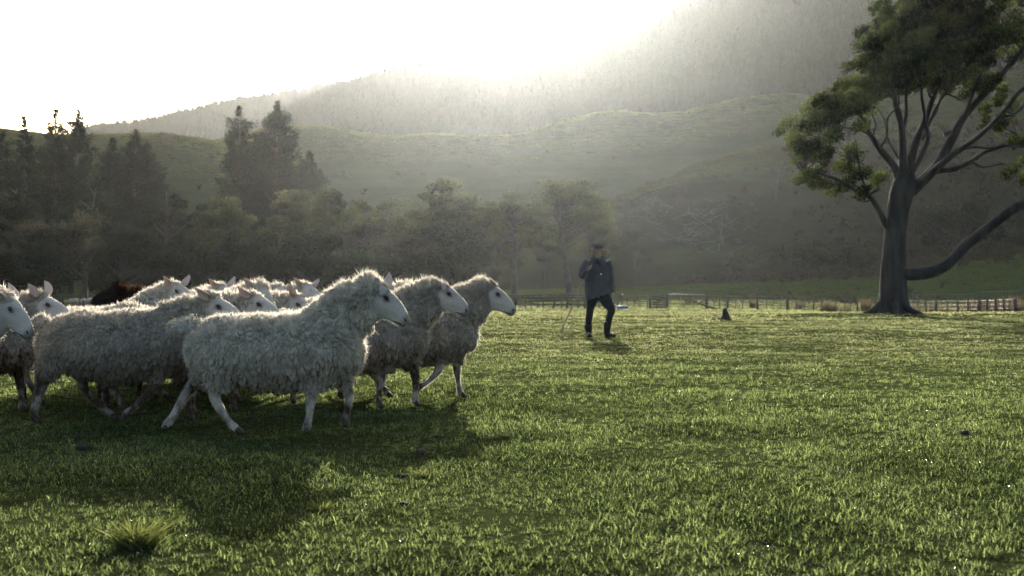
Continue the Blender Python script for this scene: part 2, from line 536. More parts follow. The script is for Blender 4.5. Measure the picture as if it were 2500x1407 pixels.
def tuft_mesh(name, seed, nb, rad, hmin, hmax, wid, dew=0, dsz=.0016):
    rng = np.random.default_rng(seed)
    b = Buf()
    ang = rng.uniform(0, 2 * math.pi, nb); r = rad * np.sqrt(rng.uniform(0, 1, nb))
    base = np.stack([r * np.cos(ang), r * np.sin(ang), -0.008 + 0 * r], -1)
    h = rng.uniform(hmin, hmax, nb) * (1 - 0.35 * r / rad)
    la = rng.uniform(0, 2 * math.pi, nb)
    lean = rng.uniform(0.15, 2.2, nb)
    d = np.stack([np.cos(la) * lean, np.sin(la) * lean, np.ones(nb)], -1)
    s = np.stack([-np.sin(la + rng.normal(0, .5, nb)), np.cos(la), 0 * la], -1) * (wid * rng.uniform(.6, 1.3, nb))[:, None] / 2
    mid = base + d * (h * 0.55)[:, None] * np.array([0.6, 0.6, 1])
    tip = base + d * h[:, None] * np.array([1.35, 1.35, 1 - 0.0]) - np.array([0, 0, 1]) * (lean * h * 0.45)[:, None]
    V = np.stack([base - s, base + s, mid + s * .85, mid - s * .85, tip], 1)
    i = np.arange(nb) * 5
    b.add(V.reshape(-1, 3), np.stack([i, i + 1, i + 2, i + 3], 1), None, rng.uniform(0, 1, nb))
    b.t.append(np.stack([i + 3, i + 2, i + 4], 1)); b.tt.append(b.qt[-1]); b.tm.append(np.zeros(nb, int))
    if dew:
        c = tip[:dew] * np.array([.9, .9, .85]); s_ = rand_dirs(rng, dew) * dsz; t_ = np.cross(s_, rand_dirs(rng, dew))
        j = np.arange(dew) * 4
        b.add(np.stack([c - s_, c - t_, c + s_, c + t_], 1).reshape(-1, 3), np.stack([j, j + 1, j + 2, j + 3], 1), None, 1.0, 1)
    return b.mesh(name, [M_grass, M_dew] if dew else [M_grass])

def build_grass():
    rng = np.random.default_rng(7)
    near = [tuft_mesh("tuft", 100 + k, 52, 0.055, 0.005, 0.020, 0.0019, 12, .0015) for k in range(6)]
    tall = [tuft_mesh("tuft_tall", 120 + k, 12, 0.03, 0.03, 0.075, 0.0040) for k in range(3)]
    far = [tuft_mesh("tuft_far", 140 + k, 20, 0.13, 0.012, 0.036, 0.008, 0) for k in range(4)]
    vfar = [tuft_mesh("tuft_vfar", 160 + k, 14, 0.35, 0.03, 0.075, 0.035) for k in range(3)]
    for m_ in far + vfar: m_.materials[0] = M_grassfar
    def place(y0, y1, dens, ids, sc, jit, patch=True, fi=0.0, fo=0.0):
        ym = (y1 ** 2 - y0 ** 2)
        area = 0.42 * ym + 6.0 * (y1 - y0)
        n = int(area * dens)
        y = np.sqrt(rng.uniform(y0 ** 2, y1 ** 2, n))
        x = rng.uniform(-1, 1, n) * (y * 0.42 + 3.0)
        pk = np.ones(n)
        if fi: pk *= np.clip((y - y0) / fi, 0, 1)
        if fo: pk *= np.clip((y1 - y) / fo, 0, 1)
        kk = rng.uniform(0, 1, n) < pk; x, y = x[kk], y[kk]; n = len(x)
        c = fbm(x / 0.55, y / 0.55, 0, 71, 3)
        big = fbm(x / 2.2, y / 2.2, 0, 77, 3)
        keep = (c * 0.8 + big * 0.7 + rng.uniform(-.35, .35, n)) > -0.92 if patch else np.ones(n, bool)
        x, y, c, big = x[keep], y[keep], c[keep], big[keep]; n = len(x)
        z = ground_z(x, y)
        s = sc * (1 + 0.65 * c + 0.25 * big) * rng.uniform(1 - jit, 1 + jit, n)
        s = np.clip(s, 0.6 * sc, 2.0 * sc)
        rot = np.stack([rng.normal(0, .12, n), rng.normal(0, .12, n), rng.uniform(0, 6.28, n)], -1)
        tone = np.clip(0.5 + 0.85 * fbm(x / 0.5, y / 0.5, 0, 90, 4) + 0.35 * fbm(x / 5, y / 5, 0, 95, 2) + rng.normal(0, .20, n), 0, 1)
        return np.stack([x, y, z], -1), rot, s, rng.integers(ids[0], ids[1], n), tone
    def go(name, protos, parts, label):
        P, R, S, I, T = [np.concatenate(a) for a in zip(*parts)]
        scatter(name, P, R, S, protos, I, T, label, "grass")
    go("pasture_grass", near + tall, [place(2.4, 8.5, 1000, (0, 6), .85, .4, fo=2), place(6.5, 12, 520, (0, 6), .85, .4, fi=2, fo=3), place(8, 21, 250, (0, 6), 1.0, .35, fi=3, fo=9), place(2.4, 15, 3, (6, 9), 0.62, .35, False)],
       "short dewy green pasture grass around and in front of the flock")
    go("meadow_grass", far, [place(12, 27, 78, (0, 4), .9, .3, fi=8, fo=5), place(22, 50, 30, (0, 4), 1.1, .3, fi=5, fo=12)],
       "sunlit short pasture grass around the standing farmer")
    go("distant_meadow_grass", vfar, [place(38, 80, 6, (0, 3), 0.75, .3, fi=12, fo=5), place(75, 118, 3.0, (0, 3), 1.0, .3), place(118, 152, 1.8, (0, 3), 1.15, .3)],
       "bright yellow green pasture grass reaching the far fence")
build_grass()
# ------------------------------------------------------------------ foliage materials
M_pine = leaf_mat("pine_needles", (0.005, 0.010, 0.007), (0.020, 0.032, 0.020), 0.2)
M_pine_far = leaf_mat("forest_needles", (0.012, 0.014, 0.010), (0.023, 0.026, 0.018), 0.0, instancer=True)
M_native = leaf_mat("native_leaves", (0.014, 0.020, 0.010), (0.130, 0.135, 0.070), 0.5)
M_darkleaf = leaf_mat("dark_leaves", (0.005, 0.009, 0.006), (0.038, 0.046, 0.030), 0.4)
M_brown = leaf_mat("bronze_leaves", (0.012, 0.013, 0.009), (0.072, 0.070, 0.048), 0.42)
M_hero = leaf_mat("big_tree_leaves", (0.008, 0.014, 0.007), (0.095, 0.115, 0.045), 0.48, transcol=(1.1, 1.15, 0.6))
M_bark = solid_mat("grey_bark", (0.030, 0.026, 0.022), (0.075, 0.066, 0.056), 1.2, 0.9, 0.6, 8)
M_heroskin = solid_mat("big_tree_bark", (0.007, 0.007, 0.007), (0.048, 0.044, 0.040), 3.2, 0.9, 1.0, 14, (1, 1, 0.22))
M_dead = solid_mat("dead_wood", (0.05, 0.045, 0.042), (0.11, 0.098, 0.092), 3, 0.85)
M_scrub = leaf_mat("scrub_twigs", (0.030, 0.024, 0.016), (0.095, 0.078, 0.052), 0.25, instancer=True)
M_rush = leaf_mat("rush_stems", (0.055, 0.042, 0.024), (0.20, 0.15, 0.095), 0.35)


def leaf_cards(b, C, size, rng, tone, aspect=0.55, dirs=None, mat=0, flat=0.0):
    """each leaf cluster = a small folded lozenge (two triangles) in a random direction"""
    n = len(C)
    d = rand_dirs(rng, n) if dirs is None else dirs + 0.45 * rand_dirs(rng, n)
    if flat: d[:, 2] *= (1 - flat)
    d /= np.linalg.norm(d, axis=1)[:, None] + 1e-9
    s = np.cross(d, rand_dirs(rng, n)); s /= np.linalg.norm(s, axis=1)[:, None] + 1e-9
    L = (size * rng.uniform(.6, 1.4, n))[:, None]
    k = np.cross(d, s) * L * 0.15
    V = np.stack([C - d * L / 2, C + s * L * aspect / 2 + k, C + d * L / 2, C - s * L * aspect / 2 + k], 1)
    i = np.arange(n) * 4
    b.add(V.reshape(-1, 3), None, np.concatenate([np.stack([i, i + 1, i + 2], 1), np.stack([i, i + 2, i + 3], 1)]), np.concatenate([tone, tone]) if hasattr(tone, '__len__') else tone, mat)

def puff(b, c, r, n, size, rng, tone, flat=0.65, hollow=0.45, aspect=0.55, spiky=0.25):
    """an uneven clump of leaves"""
    d = rand_dirs(rng, n)
    rad = hollow + (1 - hollow) * rng.uniform(0, 1, n) ** 0.6
    bump = 1 + spiky * fbm(d[:, 0] * 2.5 + c[0], d[:, 1] * 2.5 + c[1], d[:, 2] * 2.5 + c[2], 5, 3) * 2
    P = np.asarray(c) + d * (rad * bump)[:, None] * np.array([r, r, r * flat])
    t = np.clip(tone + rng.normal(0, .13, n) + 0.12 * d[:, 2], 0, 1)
    leaf_cards(b, P, size, rng, t, aspect, flat=0.3)

# ------------------------------------------------------------------ forest on the two ridges (uncountable)
def conifer_mesh(name, seed, h=1.0, w=0.34, tiers=7, bare=0.12):
    rng = np.random.default_rng(seed)
    b = Buf()
    V, Q, T = tube([(0, 0, -0.05), (0, 0, h * 0.9)], [0.018, 0.006], 4, cap=False)
    b.add(V, Q, None, 0.1)
    for t in range(tiers):
        f = t / (tiers - 1)
        z = h * (bare + (1 - bare) * f * 0.93)
        r = w / 2 * (1 - f) ** 0.8 * rng.uniform(.8, 1.15) + 0.015
        hh = h * (1 - bare) / tiers * 1.9
        k = 7
        a = np.arange(k) / k * 6.283 + rng.uniform(0, 6)
        rr = r * rng.uniform(.55, 1.25, k)
        tip = np.stack([np.cos(a) * rr, np.sin(a) * rr, z - hh * 0.15 + rng.normal(0, .02, k)], -1)
        a2 = a + 3.1416 / k
        mid = np.stack([np.cos(a2) * rr * .45, np.sin(a2) * rr * .45, z + hh * .2 + 0 * rr], -1)
        V = np.vstack([[0, 0, z + hh], tip, mid])
        i = np.arange(k)
        T = np.vstack([np.stack([0 * i, 1 + i, 1 + k + i], 1), np.stack([0 * i, 1 + k + i, 1 + (i + 1) % k], 1)])
        b.add(V, None, T, rng.uniform(.2, .9))
    return b.mesh(name, [M_pine_far], False)

def build_forest():
    rng = np.random.default_rng(21)
    protos = [conifer_mesh("forest_conifer", 300 + k, 1.0, rngw, 7) for k, rngw in enumerate((0.42, 0.5, 0.58, 0.46, 0.66))]
    def fill(h, n, y0, y1, px0, px1, hmin, hmax):
        y = rng.uniform(y0, y1, n)
        x = WX(rng.uniform(px0, px1, n), y)
        z = h.z(x, y)
        ok = (land_z(x, y) < z + 1.5)
        cut = fbm(x / 40, y / 40, 0, 201, 2)
        x, y, z, cut = x[ok], y[ok], z[ok], cut[ok]
        m = len(x)
        s = rng.uniform(hmin, hmax, m) * (1 + .3 * cut)
        rot = np.stack([rng.normal(0, .04, m), rng.normal(0, .04, m), rng.uniform(0, 6.28, m)], -1)
        return np.stack([x, y, z - .1], -1), rot, s, rng.integers(0, 5, m), np.clip(.5 + .6 * cut + rng.normal(0, .2, m), 0, 1)
    a = fill(HILLS[0], 17000, 505, 715, 650, 2700, 4.5, 8.5)
    b = fill(HILLS[1], 9000, 880, 1062, 180, 1500, 5.0, 9.0)
    P, R, S, I, T = [np.concatenate(q) for q in zip(a, b)]
    scatter("ridge_forest", P, R, S, protos, I, T, "dark conifer forest covering the steep hazy mountainside", "forest")
build_forest()

# ------------------------------------------------------------------ scrub on the lower hillsides (uncountable)
def bush_mesh(name, seed, n=60, leaf=0.28):
    rng = np.random.default_rng(seed); b = Buf()
    for k in range(4):
        c = (rng.normal(0, .28), rng.normal(0, .28), rng.uniform(.2, .6))
        puff(b, c, rng.uniform(.3, .5), n // 4, leaf, rng, rng.uniform(.2, .8), .8, .2)
    return b.mesh(name, [M_scrub], False)

def twig_bush_mesh(name, seed):
    rng = np.random.default_rng(seed); b = Buf()
    for k in range(16):
        a = rng.uniform(0, 6.28); l = rng.uniform(.5, 1.2)
        e = np.array([math.cos(a) * l * .6, math.sin(a) * l * .6, l])
        V, Q, T = tube([(0, 0, 0), e * .5 + rng.normal(0, .08, 3), e], [.022, .015, .004], 3, cap=False)
        b.add(V, Q, None, rng.uniform(.4, 1))
    return b.mesh(name, [M_scrub], False)

def build_scrub():
    rng = np.random.default_rng(33)
    protos = [bush_mesh("scrub_bush", 400 + k) for k in range(4)] + [twig_bush_mesh("scrub_twig", 420 + k) for k in range(3)]
    Ps, Rs, Ss, Is, Ts = [], [], [], [], []
    def fill(n, px0, px1, y0, y1, s0, s1, thr, ids=(0, 7), tone=.5, sc=18):
        y = rng.uniform(y0, y1, n); x = WX(rng.uniform(px0, px1, n), y)
        c = fbm(x / sc, y / sc, 0, 501, 3)
        ok = c + rng.normal(0, .12, n) > thr
        x, y = x[ok], y[ok]; m = len(x)
        Ps.append(np.stack([x, y, land_z(x, y) - .05], -1))
        Rs.append(np.stack([0 * x, 0 * x, rng.uniform(0, 6.28, m)], -1))
        Ss.append(rng.uniform(s0, s1, m)); Is.append(rng.integers(ids[0], ids[1], m)); Ts.append(np.clip(tone + rng.normal(0, .22, m), 0, 1))
    fill(1500, 1430, 2650, 172, 262, .5, 1.5, 0.02)
    fill(900, 1650, 2700, 184, 205, .5, 1.5, -0.15)           # brown belt above the green slope
    fill(200, 2150, 2800, 190, 225, 1.2, 2.8, -0.3, (0, 4), .3)
    fill(260, 500, 2600, 280, 400, .6, 1.6, 0.12)
    fill(240, -100, 900, 215, 320, .8, 2.0, 0.10, (0, 4), .4)
    fill(260, 1480, 2300, 130, 160, .4, .9, 0.10, (0, 4), .6, 6)
    P, R, S, I, T = [np.concatenate(q) for q in (Ps, Rs, Ss, Is, Ts)]
    scatter("hillside_scrub", P, R, S, protos, I, T, "low brown scrub dotted over the lower hillsides", "scrub")
build_scrub()

def build_hill_grass():
    rng = np.random.default_rng(44)
    mat = leaf_mat("hill_grass_blades", (0.030, 0.038, 0.014), (0.120, 0.125, 0.045), 0.5, instancer=True)
    def hm(k):
        m = tuft_mesh("hill_tuft", 800 + k, 26, 0.75, 0.10, 0.26, 0.12); m.materials[0] = mat; return m
    Ps, Ss, Ts = [], [], []
    for n, p0, p1, y0, y1, s0, s1 in ((5200, 480, 1250, 330, 404, .9, 1.7), (3600, -100, 620, 262, 324, .8, 1.4), (5200, 1250, 2600, 330, 404, .9, 1.7), (3800, 1350, 2700, 146, 184, .4, .8), (2600, 1480, 2300, 240, 275, .7, 1.3)):
        y = rng.uniform(y0, y1, n); x = WX(rng.uniform(p0, p1, n), y)
        Ps.append(np.stack([x, y, land_z(x, y)], -1)); Ss.append(rng.uniform(s0, s1, n)); Ts.append(np.clip(.5 + .6 * fbm(x / 15, y / 15, 0, 62, 3) + rng.normal(0, .15, n), 0, 1))
    P, S_, T = [np.concatenate(q) for q in (Ps, Ss, Ts)]; n = len(P)
    scatter("hillside_grass", P, np.stack([0 * S_, 0 * S_, rng.uniform(0, 6.28, n)], -1), S_, [hm(k) for k in range(3)], rng.integers(0, 3, n), T, "rough grass covering the hill crests behind the trees", "grass")
build_hill_grass()

# ------------------------------------------------------------------ single trees between field and hills
def pine_tree(seed, H, Wd, full=0.55, droop=0.15, step=0.9, leaf=0.55, low=0.06, dens=1.0, pw=.85):
    rng = np.random.default_rng(seed)
    tr, cr = Buf(), Buf()
    lean = rng.normal(0, .02, 2)
    V, Q, T = tube([(0, 0, -1), (lean[0] * H * .5, lean[1] * H * .5, H * .5), (lean[0] * H, lean[1] * H, H * .97)], [H * .022, H * .014, H * .003], 8, 4)
    tr.add(V, Q, T)
    z = H * low
    while z < H * .99:
        f = z / H
        env = Wd / 2 * (np.clip((1 - f) / (1 - full), 0, 1) ** pw if f > full else 0.75 + .25 * f / full)
        nb = rng.integers(2, 5)
        a0 = rng.uniform(0, 6.28)
        env *= 1 + .10 * math.sin(f * 17 + seed) * (1 if f < .9 else .3)
        for k in range(nb):
            a = a0 + k / nb * 6.283 + rng.normal(0, .3)
            L = env * min(1.0, (1.02 - f) * 7.0) * rng.uniform(.30, 1.30) * (1.4 if rng.uniform() < .12 else 1) + (.3 if f < .9 else .12)
            up = (0.45 if f > .6 else 0.15) * L * rng.uniform(.5, 1.2)
            e = np.array([math.cos(a) * L, math.sin(a) * L, up - droop * L])
            base = np.array([lean[0] * z, lean[1] * z, z])
            V, Q, T = tube([base, base + e * .5 + (0, 0, -.04 * L), base + e], [.012 * L + .02, .008 * L + .015, .01], 3, cap=False)
            tr.add(V, Q, T)
            m = int((5 + 24 * L) * dens * (1 if f < .9 else .6))
            t = .25 + .75 * rng.uniform(0, 1, m) ** .8
            C = base + np.outer(t, e) + rng.normal(0, 1, (m, 3)) * np.array([.16, .16, .15]) * (L * .5 + .6)
            d = np.tile(e / np.linalg.norm(e), (m, 1)) + np.array([0, 0, .35])
            tone = np.clip(rng.uniform(.15, .75) + rng.normal(0, .12, m), 0, 1)
            leaf_cards(cr, C, leaf, rng, tone, .42, d)
        z += .55 * step * rng.uniform(.5, 1.5) * (1.0 if f < .93 else .75)
    return tr, cr

def broad_tree(seed, H, Wd, base=0.25, ncl=26, leaf=0.38, n=190, flat=.6, open_=0.0, skew=0.0, top_flat=0.0):
    rng = np.random.default_rng(seed)
    tr, cr = Buf(), Buf()
    fork = np.array([rng.normal(0, .03) * H, rng.normal(0, .03) * H, H * max(base, .12)])
    V, Q, T = tube([(0, 0, -1), (0, 0, 0), fork * .6, fork], [H * .045, H * .032, H * .026, H * .022], 8, 3)
    tr.add(V, Q, T)
    top = np.array([fork[0] + rng.normal(0, .05) * H, fork[1], H * .9])
    V, Q, T = tube([fork, (fork + top) / 2 + rng.normal(0, .02, 3) * H, top], [H * .022, H * .013, H * .004], 7, 3); tr.add(V, Q, T)
    zc = H * (base + 1) / 2; hz = H * (1 - base) / 2
    for k in range(ncl):
        d = rand_dirs(rng, 1)[0]
        if d[2] < -.5: d[2] *= -.6
        rr = rng.uniform(.40, 1.02)
        c = np.array([d[0] * Wd / 2 * rr + skew * (d[2] * rr) * Wd * .5, d[1] * Wd / 2 * rr * .85, zc + d[2] * hz * rr])
        if top_flat and c[2] > H * (1 - top_flat): c[2] = H * (1 - top_flat) + rng.uniform(-.03, .03) * H
        r = Wd * rng.uniform(.07, .19) * (1 - .35 * open_)
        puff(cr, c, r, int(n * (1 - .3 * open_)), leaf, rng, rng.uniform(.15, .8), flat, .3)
        hd = math.hypot(c[0], c[1])
        zs = min(max(c[2] - .55 * hd - .06 * H, H * base * .7), H * .86)
        st = np.interp(zs, [fork[2], H * .9], [fork[0], top[0]]), np.interp(zs, [fork[2], H * .9], [fork[1], top[1]]), zs
        st = np.array(st); q = st + (c - st) * .5 + rng.normal(0, .025, 3) * H
        V, Q, T = tube([st, q, c], [H * .011, H * .007, H * .002], 4, 3, cap=False)
        tr.add(V, Q, T)
        for j in range(3):
            e = c + rand_dirs(rng, 1)[0] * r * np.array([1, 1, .6])
            V, Q, T = tube([c, e], [H * .003, H * .001], 3, cap=False); tr.add(V, Q, T)
    return tr, cr

def place_tree(name, bufs, px, d, label, group, mat, rz=0.0, cat="tree", sink=0.0):
    x = WX(px, d); z = float(land_z(x, d)) - sink
    root = empty(name, (x, d, z), rz)
    bufs[0].build("trunk", [M_bark], root)
    bufs[1].build("crown", [mat], root, False)
    tag(root, label, cat, group)
    return root

def H_at(px, top, d):
    x = WX(px, d)
    return W(px, top, d)[2] - float(land_z(x, d))

# (px, top py, width px, distance, kind, label)
TREES = [
    (-12, 285, 130, 165, "p", "tall dark pine cut by the left edge of the photograph"),
    (68, 284, 84, 172, "s", "narrow spire-topped conifer, second tree from the left edge"),
    (128, 264, 112, 178, "p", "ragged tall pine with bare-looking lopsided top, left of a fuller pine"),
    (172, 258, 128, 184, "p", "full-crowned tall pine with wide upturned top branches against the white sky"),
    (18, 430, 150, 142, "b", "dark rounded tree low on the left edge under the tall pines"),
    (205, 430, 150, 150, "b", "dark bushy tree below the full-crowned tall pine"),
    (262, 336, 110, 186, "d", "dense blunt-topped dark tree standing left of its taller dense neighbour"),
    (322, 316, 124, 190, "d", "tallest dense dark tree of the clump left of the olive slope"),
    (372, 372, 84, 192, "d", "small dense tree on the right end of the dark clump"),
    (150, 510, 230, 122, "w", "bronze spreading low tree with forked leaning trunk behind the two left sheep heads"),
    (420, 440, 170, 172, "o", "broad olive-tinted tree between the dark clump and the twin pines"),
    (310, 520, 150, 140, "b", "dark rounded tree behind the heads of the middle sheep on the left"),
    (540, 462, 150, 148, "n", "round grey green tree with fuzzy pale top below the twin pines"),
    (585, 253, 118, 200, "p", "left one of the two tall twin pines, with the more ragged outline"),
    (664, 240, 132, 203, "d", "right one of the two tall twin pines, the broad dark one"),
    (628, 330, 110, 206, "p", "shorter pine wedged between the twin pines"),
    (762, 366, 104, 212, "d", "blunt dark conifer standing alone right of the twin pines"),
    (700, 450, 150, 170, "n", "mid-sized dark leafy tree below the lone blunt conifer"),
    (822, 458, 140, 166, "n", "leafy tree with bright fuzzy leaning top left of the arched tree"),
    (890, 498, 140, 150, "w", "pale bronze feathery tree in front of the arched tree's left side"),
    (610, 560, 160, 138, "b", "dark low tree directly above the middle of the flock"),
    (760, 560, 170, 136, "b", "dark low tree above the back of the leading sheep's rump"),
    (1075, 433, 200, 158, "n", "widest tree of the middle, with a high arched crown lit along its top"),
    (990, 560, 190, 140, "w", "bronze bushy tree below the left half of the arched crown"),
    (1160, 455, 90, 166, "n", "slim leafy tree at the right shoulder of the arched tree"),
    (1132, 640, 44, 112, "w", "small pale sunlit shrub above the rightmost sheep's neighbour"),
    (1255, 456, 150, 170, "t", "open tree with see-through layered crown left of the tallest open tree"),
    (1392, 408, 158, 164, "t", "tallest open tree with bright layered crown up and left of the farmer"),
    (1110, 545, 210, 150, "b", "dark full tree below the right half of the arched crown"),
    (950, 492, 170, 172, "n", "full leafy tree between the feathery tree and the arched crown"),
    (520, 560, 180, 152, "b", "dark full tree below the round grey green tree"),
    (1205, 500, 130, 176, "n", "leafy tree filling the gap between arched tree and first open tree"),
    (1325, 515, 110, 180, "n", "lower leafy tree between the two open trees"),
    (1448, 478, 110, 182, "n", "leafy tree at the right shoulder of the tallest open tree"),
    (1548, 560, 80, 196, "w", "small twiggy bronze tree just right of the farmer's head"),
    (450, 610, 170, 128, "b", "dark thicket tree behind the pair of raised sheep ears"),
    (900, 620, 190, 126, "b", "dark thicket tree above the leading sheep's head"),
    (1060, 610, 130, 128, "b", "dark thicket tree above the second sheep of the front row"),
    (60, 600, 200, 118, "b", "dark thicket tree at the lower left above the leftmost sheep"),
    (2330, 480, 200, 196, "b", "dark scrubby tree on the hillside behind the big tree's low bough"),
    (2060, 600, 130, 178, "w", "low bronze tree on the brown belt left of the big trunk"),
    (1940, 590, 120, 180, "w", "low bronze tree on the brown belt further left of the big trunk"),
]
for i, (px, top, wpx, d, k, lab) in enumerate(TREES):
    H = H_at(px, top, d); Wm = wpx / FPX * d
    sd = 700 + i * 7
    if k == "p": bf, mt, nm = pine_tree(sd, H, Wm * 1.6, .10, .0, H / 34, H * .0165, .08, 1.4, .85), M_pine, "pine_tree"
    elif k == "s": bf, mt, nm = pine_tree(sd, H, Wm, .2, .2, H / 30, H * .022, .04, 1.1), M_pine, "conifer_tree"
    elif k == "d": bf, mt, nm = pine_tree(sd, H, Wm * 1.2, .35, .0, H / 36, H * .018, .03, 1.8, .80), M_pine, "conifer_tree"
    elif k == "b": bf, mt, nm = broad_tree(sd, H, Wm * 1.1, .05, 46, .36, 210, .75), M_darkleaf, "broadleaf_tree"
    elif k == "n": bf, mt, nm = broad_tree(sd, H, Wm * 1.05, .10, 50, .32, 210, .6, top_flat=.05), M_native, "broadleaf_tree"
    elif k == "o": bf, mt, nm = broad_tree(sd, H, Wm, .05, 36, .4, 150, .5), M_darkleaf, "broadleaf_tree"
    elif k == "w": bf, mt, nm = broad_tree(sd, H, Wm, .18, 34, .30, 150, .6), M_brown, "broadleaf_tree"
    else: bf, mt, nm = broad_tree(sd, H, Wm * 1.15, .34, 52, .26, 190, .5, .3, top_flat=.03), M_native, "broadleaf_tree"
    place_tree(nm, bf, px, d, lab, "trees between the pasture and the hills", mt)

# ------------------------------------------------------------------ the big windswept tree
def big_tree():
    D = 52.0
    rng = np.random.default_rng(5)
    x0, z0 = WX(2178, D), float(ground_z(WX(2178, D), D))
    root = empty("windswept_tree", (x0, D, z0))
    k = D / FPX
    def P(px, py, dy=0.0): return ((px - 2178) * k, dy, CAMH - (py - HOR) * k - z0)
    tr = Buf(); mats = [M_heroskin]
    skel = []
    def limb(pts, w0, w1, dy0, dy1, seg=9, sub=4, rough=(.10, .5), parent=tr):
        if w0 > 6: w0 *= .74
        n = len(pts)
        Pp = [P(p[0], p[1], dy0 + (dy1 - dy0) * (i / (n - 1)) + (rng.normal(0, .08) if 0 < i < n - 1 else 0)) for i, p in enumerate(pts)]
        R = [(w0 + (w1 - w0) * (i / (n - 1)) ** .8) / 2 * k for i in range(n)]
        skel.extend(zip(*[list(map(np.array, Pp)), R])) if w0 > 6 else None
        V, Q, T = tube(Pp, R, seg, sub, rough=rough, seed=rng.integers(99))
        parent.add(V, Q, T)
        return Pp[-1], R[-1]
    # trunk with flared foot
    pts = [(2176, 792, 112), (2177, 778, 94), (2178, 764, 78), (2179, 745, 69), (2180, 700, 65), (2181, 660, 61), (2183, 620, 56), (2186, 570, 53), (2192, 520, 52), (2200, 480, 55), (2207, 450, 56), (2210, 425, 44)]
    Pp = [P(a, b) for a, b, c in pts]; R = [c / 2 * k for a, b, c in pts]
    V, Q, T = tube(Pp, R, 64, 10, rough=(.13, .45), seed=3)
    an_ = np.arctan2(V[:, 1], V[:, 0]); rid = fbm(an_ * 5.5, V[:, 2] * .55, 0, 7, 4) * 1.2 + .4 * np.abs(noise(an_ * 9, V[:, 2] * .9, 0, 8)); V[:, :2] *= (1 + .10 * rid)[:, None]
    ang = np.arctan2(V[:, 1], V[:, 0]); fl = np.clip(1 - V[:, 2] / .9, 0, 1) ** 2      # buttress roots
    V[:, :2] *= (1 + (0.16 * np.cos(5 * ang + 1) + 0.1 * np.cos(3 * ang)) * fl)[:, None]
    tr.add(V, Q, T)
    for a in (0.3, 1.9, 3.3, 4.6, 5.6):
        c, s = math.cos(a), math.sin(a)
        V, Q, T = tube([(c * .35, s * .35, .35), (c * .75, s * .75, .08), (c * 1.25, s * 1.25, -.06)], [.20, .12, .05], 8, 3); tr.add(V, Q, T)
    tips = []
    def L(pts, w0, w1, a, b, **kw):
        limb(pts, w0, w1, a, b, **kw)
        return pts
    L([(2182, 660), (2215, 669), (2250, 668), (2290, 655), (2318, 632), (2345, 600), (2380, 570), (2420, 536), (2458, 508), (2500, 498), (2560, 480), (2610, 440)], 46, 20, 0, -1.5, rough=(.14, .3))
    L([(2168, 560), (2140, 510), (2115, 480), (2080, 462), (2040, 442), (2000, 430), (1960, 416), (1938, 400)], 24, 4, 0, -.8)
    L([(2122, 488), (2098, 440), (2086, 400), (2078, 350)], 12, 4, -.2, -.8)
    L([(2200, 470), (2186, 410), (2158, 368), (2134, 330), (2120, 296), (2098, 262), (2066, 240), (2040, 226)], 30, 5, 0, .8)
    L([(2138, 335), (2100, 318), (2060, 312), (2020, 300), (1990, 300)], 9, 3, .2, -.4)
    L([(2136, 330), (2146, 300), (2142, 268), (2158, 240), (2150, 200)], 9, 3, .3, 1.2)
    L([(2206, 460), (2206, 390), (2205, 340), (2203, 300), (2192, 256), (2184, 214), (2168, 170), (2150, 130)], 36, 7, 0, .5)
    L([(2206, 330), (2214, 280), (2210, 230), (2214, 170), (2226, 110)], 18, 4, .2, -.6)
    L([(2210, 440), (2232, 370), (2246, 330), (2264, 296), (2290, 232), (2312, 196), (2348, 150), (2372, 100)], 34, 6, 0, .9)
    L([(2216, 430), (2256, 350), (2246, 310), (2240, 270), (2230, 240), (2228, 190), (2214, 150)], 17, 4, -.4, -1.2)
    L([(2222, 470), (2262, 430), (2292, 396), (2322, 336), (2346, 290), (2400, 226), (2446, 172), (2480, 130), (2512, 70)], 42, 9, 0, -.8)
    L([(2240, 456), (2280, 410), (2322, 376), (2362, 344), (2410, 296), (2456, 236), (2505, 190)], 26, 8, -.3, -1.8)
    L([(2230, 470), (2285, 420), (2340, 410), (2390, 388), (2432, 362), (2505, 338), (2560, 322)], 24, 9, .2, 1.5)
    L([(2300, 330), (2336, 312), (2352, 262), (2366, 215), (2388, 160), (2396, 100)], 17, 4, -.2, -1.0)
    L([(2264, 300), (2300, 270), (2316, 230), (2340, 196), (2360, 150)], 11, 4, .5, 1.4)
    L([(2300, 380), (2362, 362), (2400, 366), (2460, 360), (2500, 380)], 13, 4, -.2, -1)
    L([(2420, 285), (2440, 290), (2470, 262), (2505, 250)], 8, 3, -1.6, -1.8)
    L([(2150, 360), (2162, 330), (2160, 290), (2182, 262), (2176, 230)], 8, 3, 0, -.9)
    L([(2256, 340), (2270, 300), (2278, 262), (2300, 220), (2306, 180)], 10, 3, .2, -1.2)
    L([(2205, 400), (2176, 340), (2172, 290), (2156, 250)], 9, 3, .1, 1.0)
    for q in range(22):  # fine twigs hanging bare under the left crown
        a = (rng.uniform(1950, 2110), rng.uniform(300, 420))
        b_ = (a[0] + rng.uniform(-35, 30), a[1] + rng.uniform(15, 45)); m_ = ((a[0] + b_[0]) / 2 + rng.uniform(-12, 12), (a[1] + b_[1]) / 2)
        L([a, m_, b_], 3.5, 1.2, rng.uniform(-1, 1), rng.uniform(-1, 1), seg=4, sub=3)
    cr = Buf()
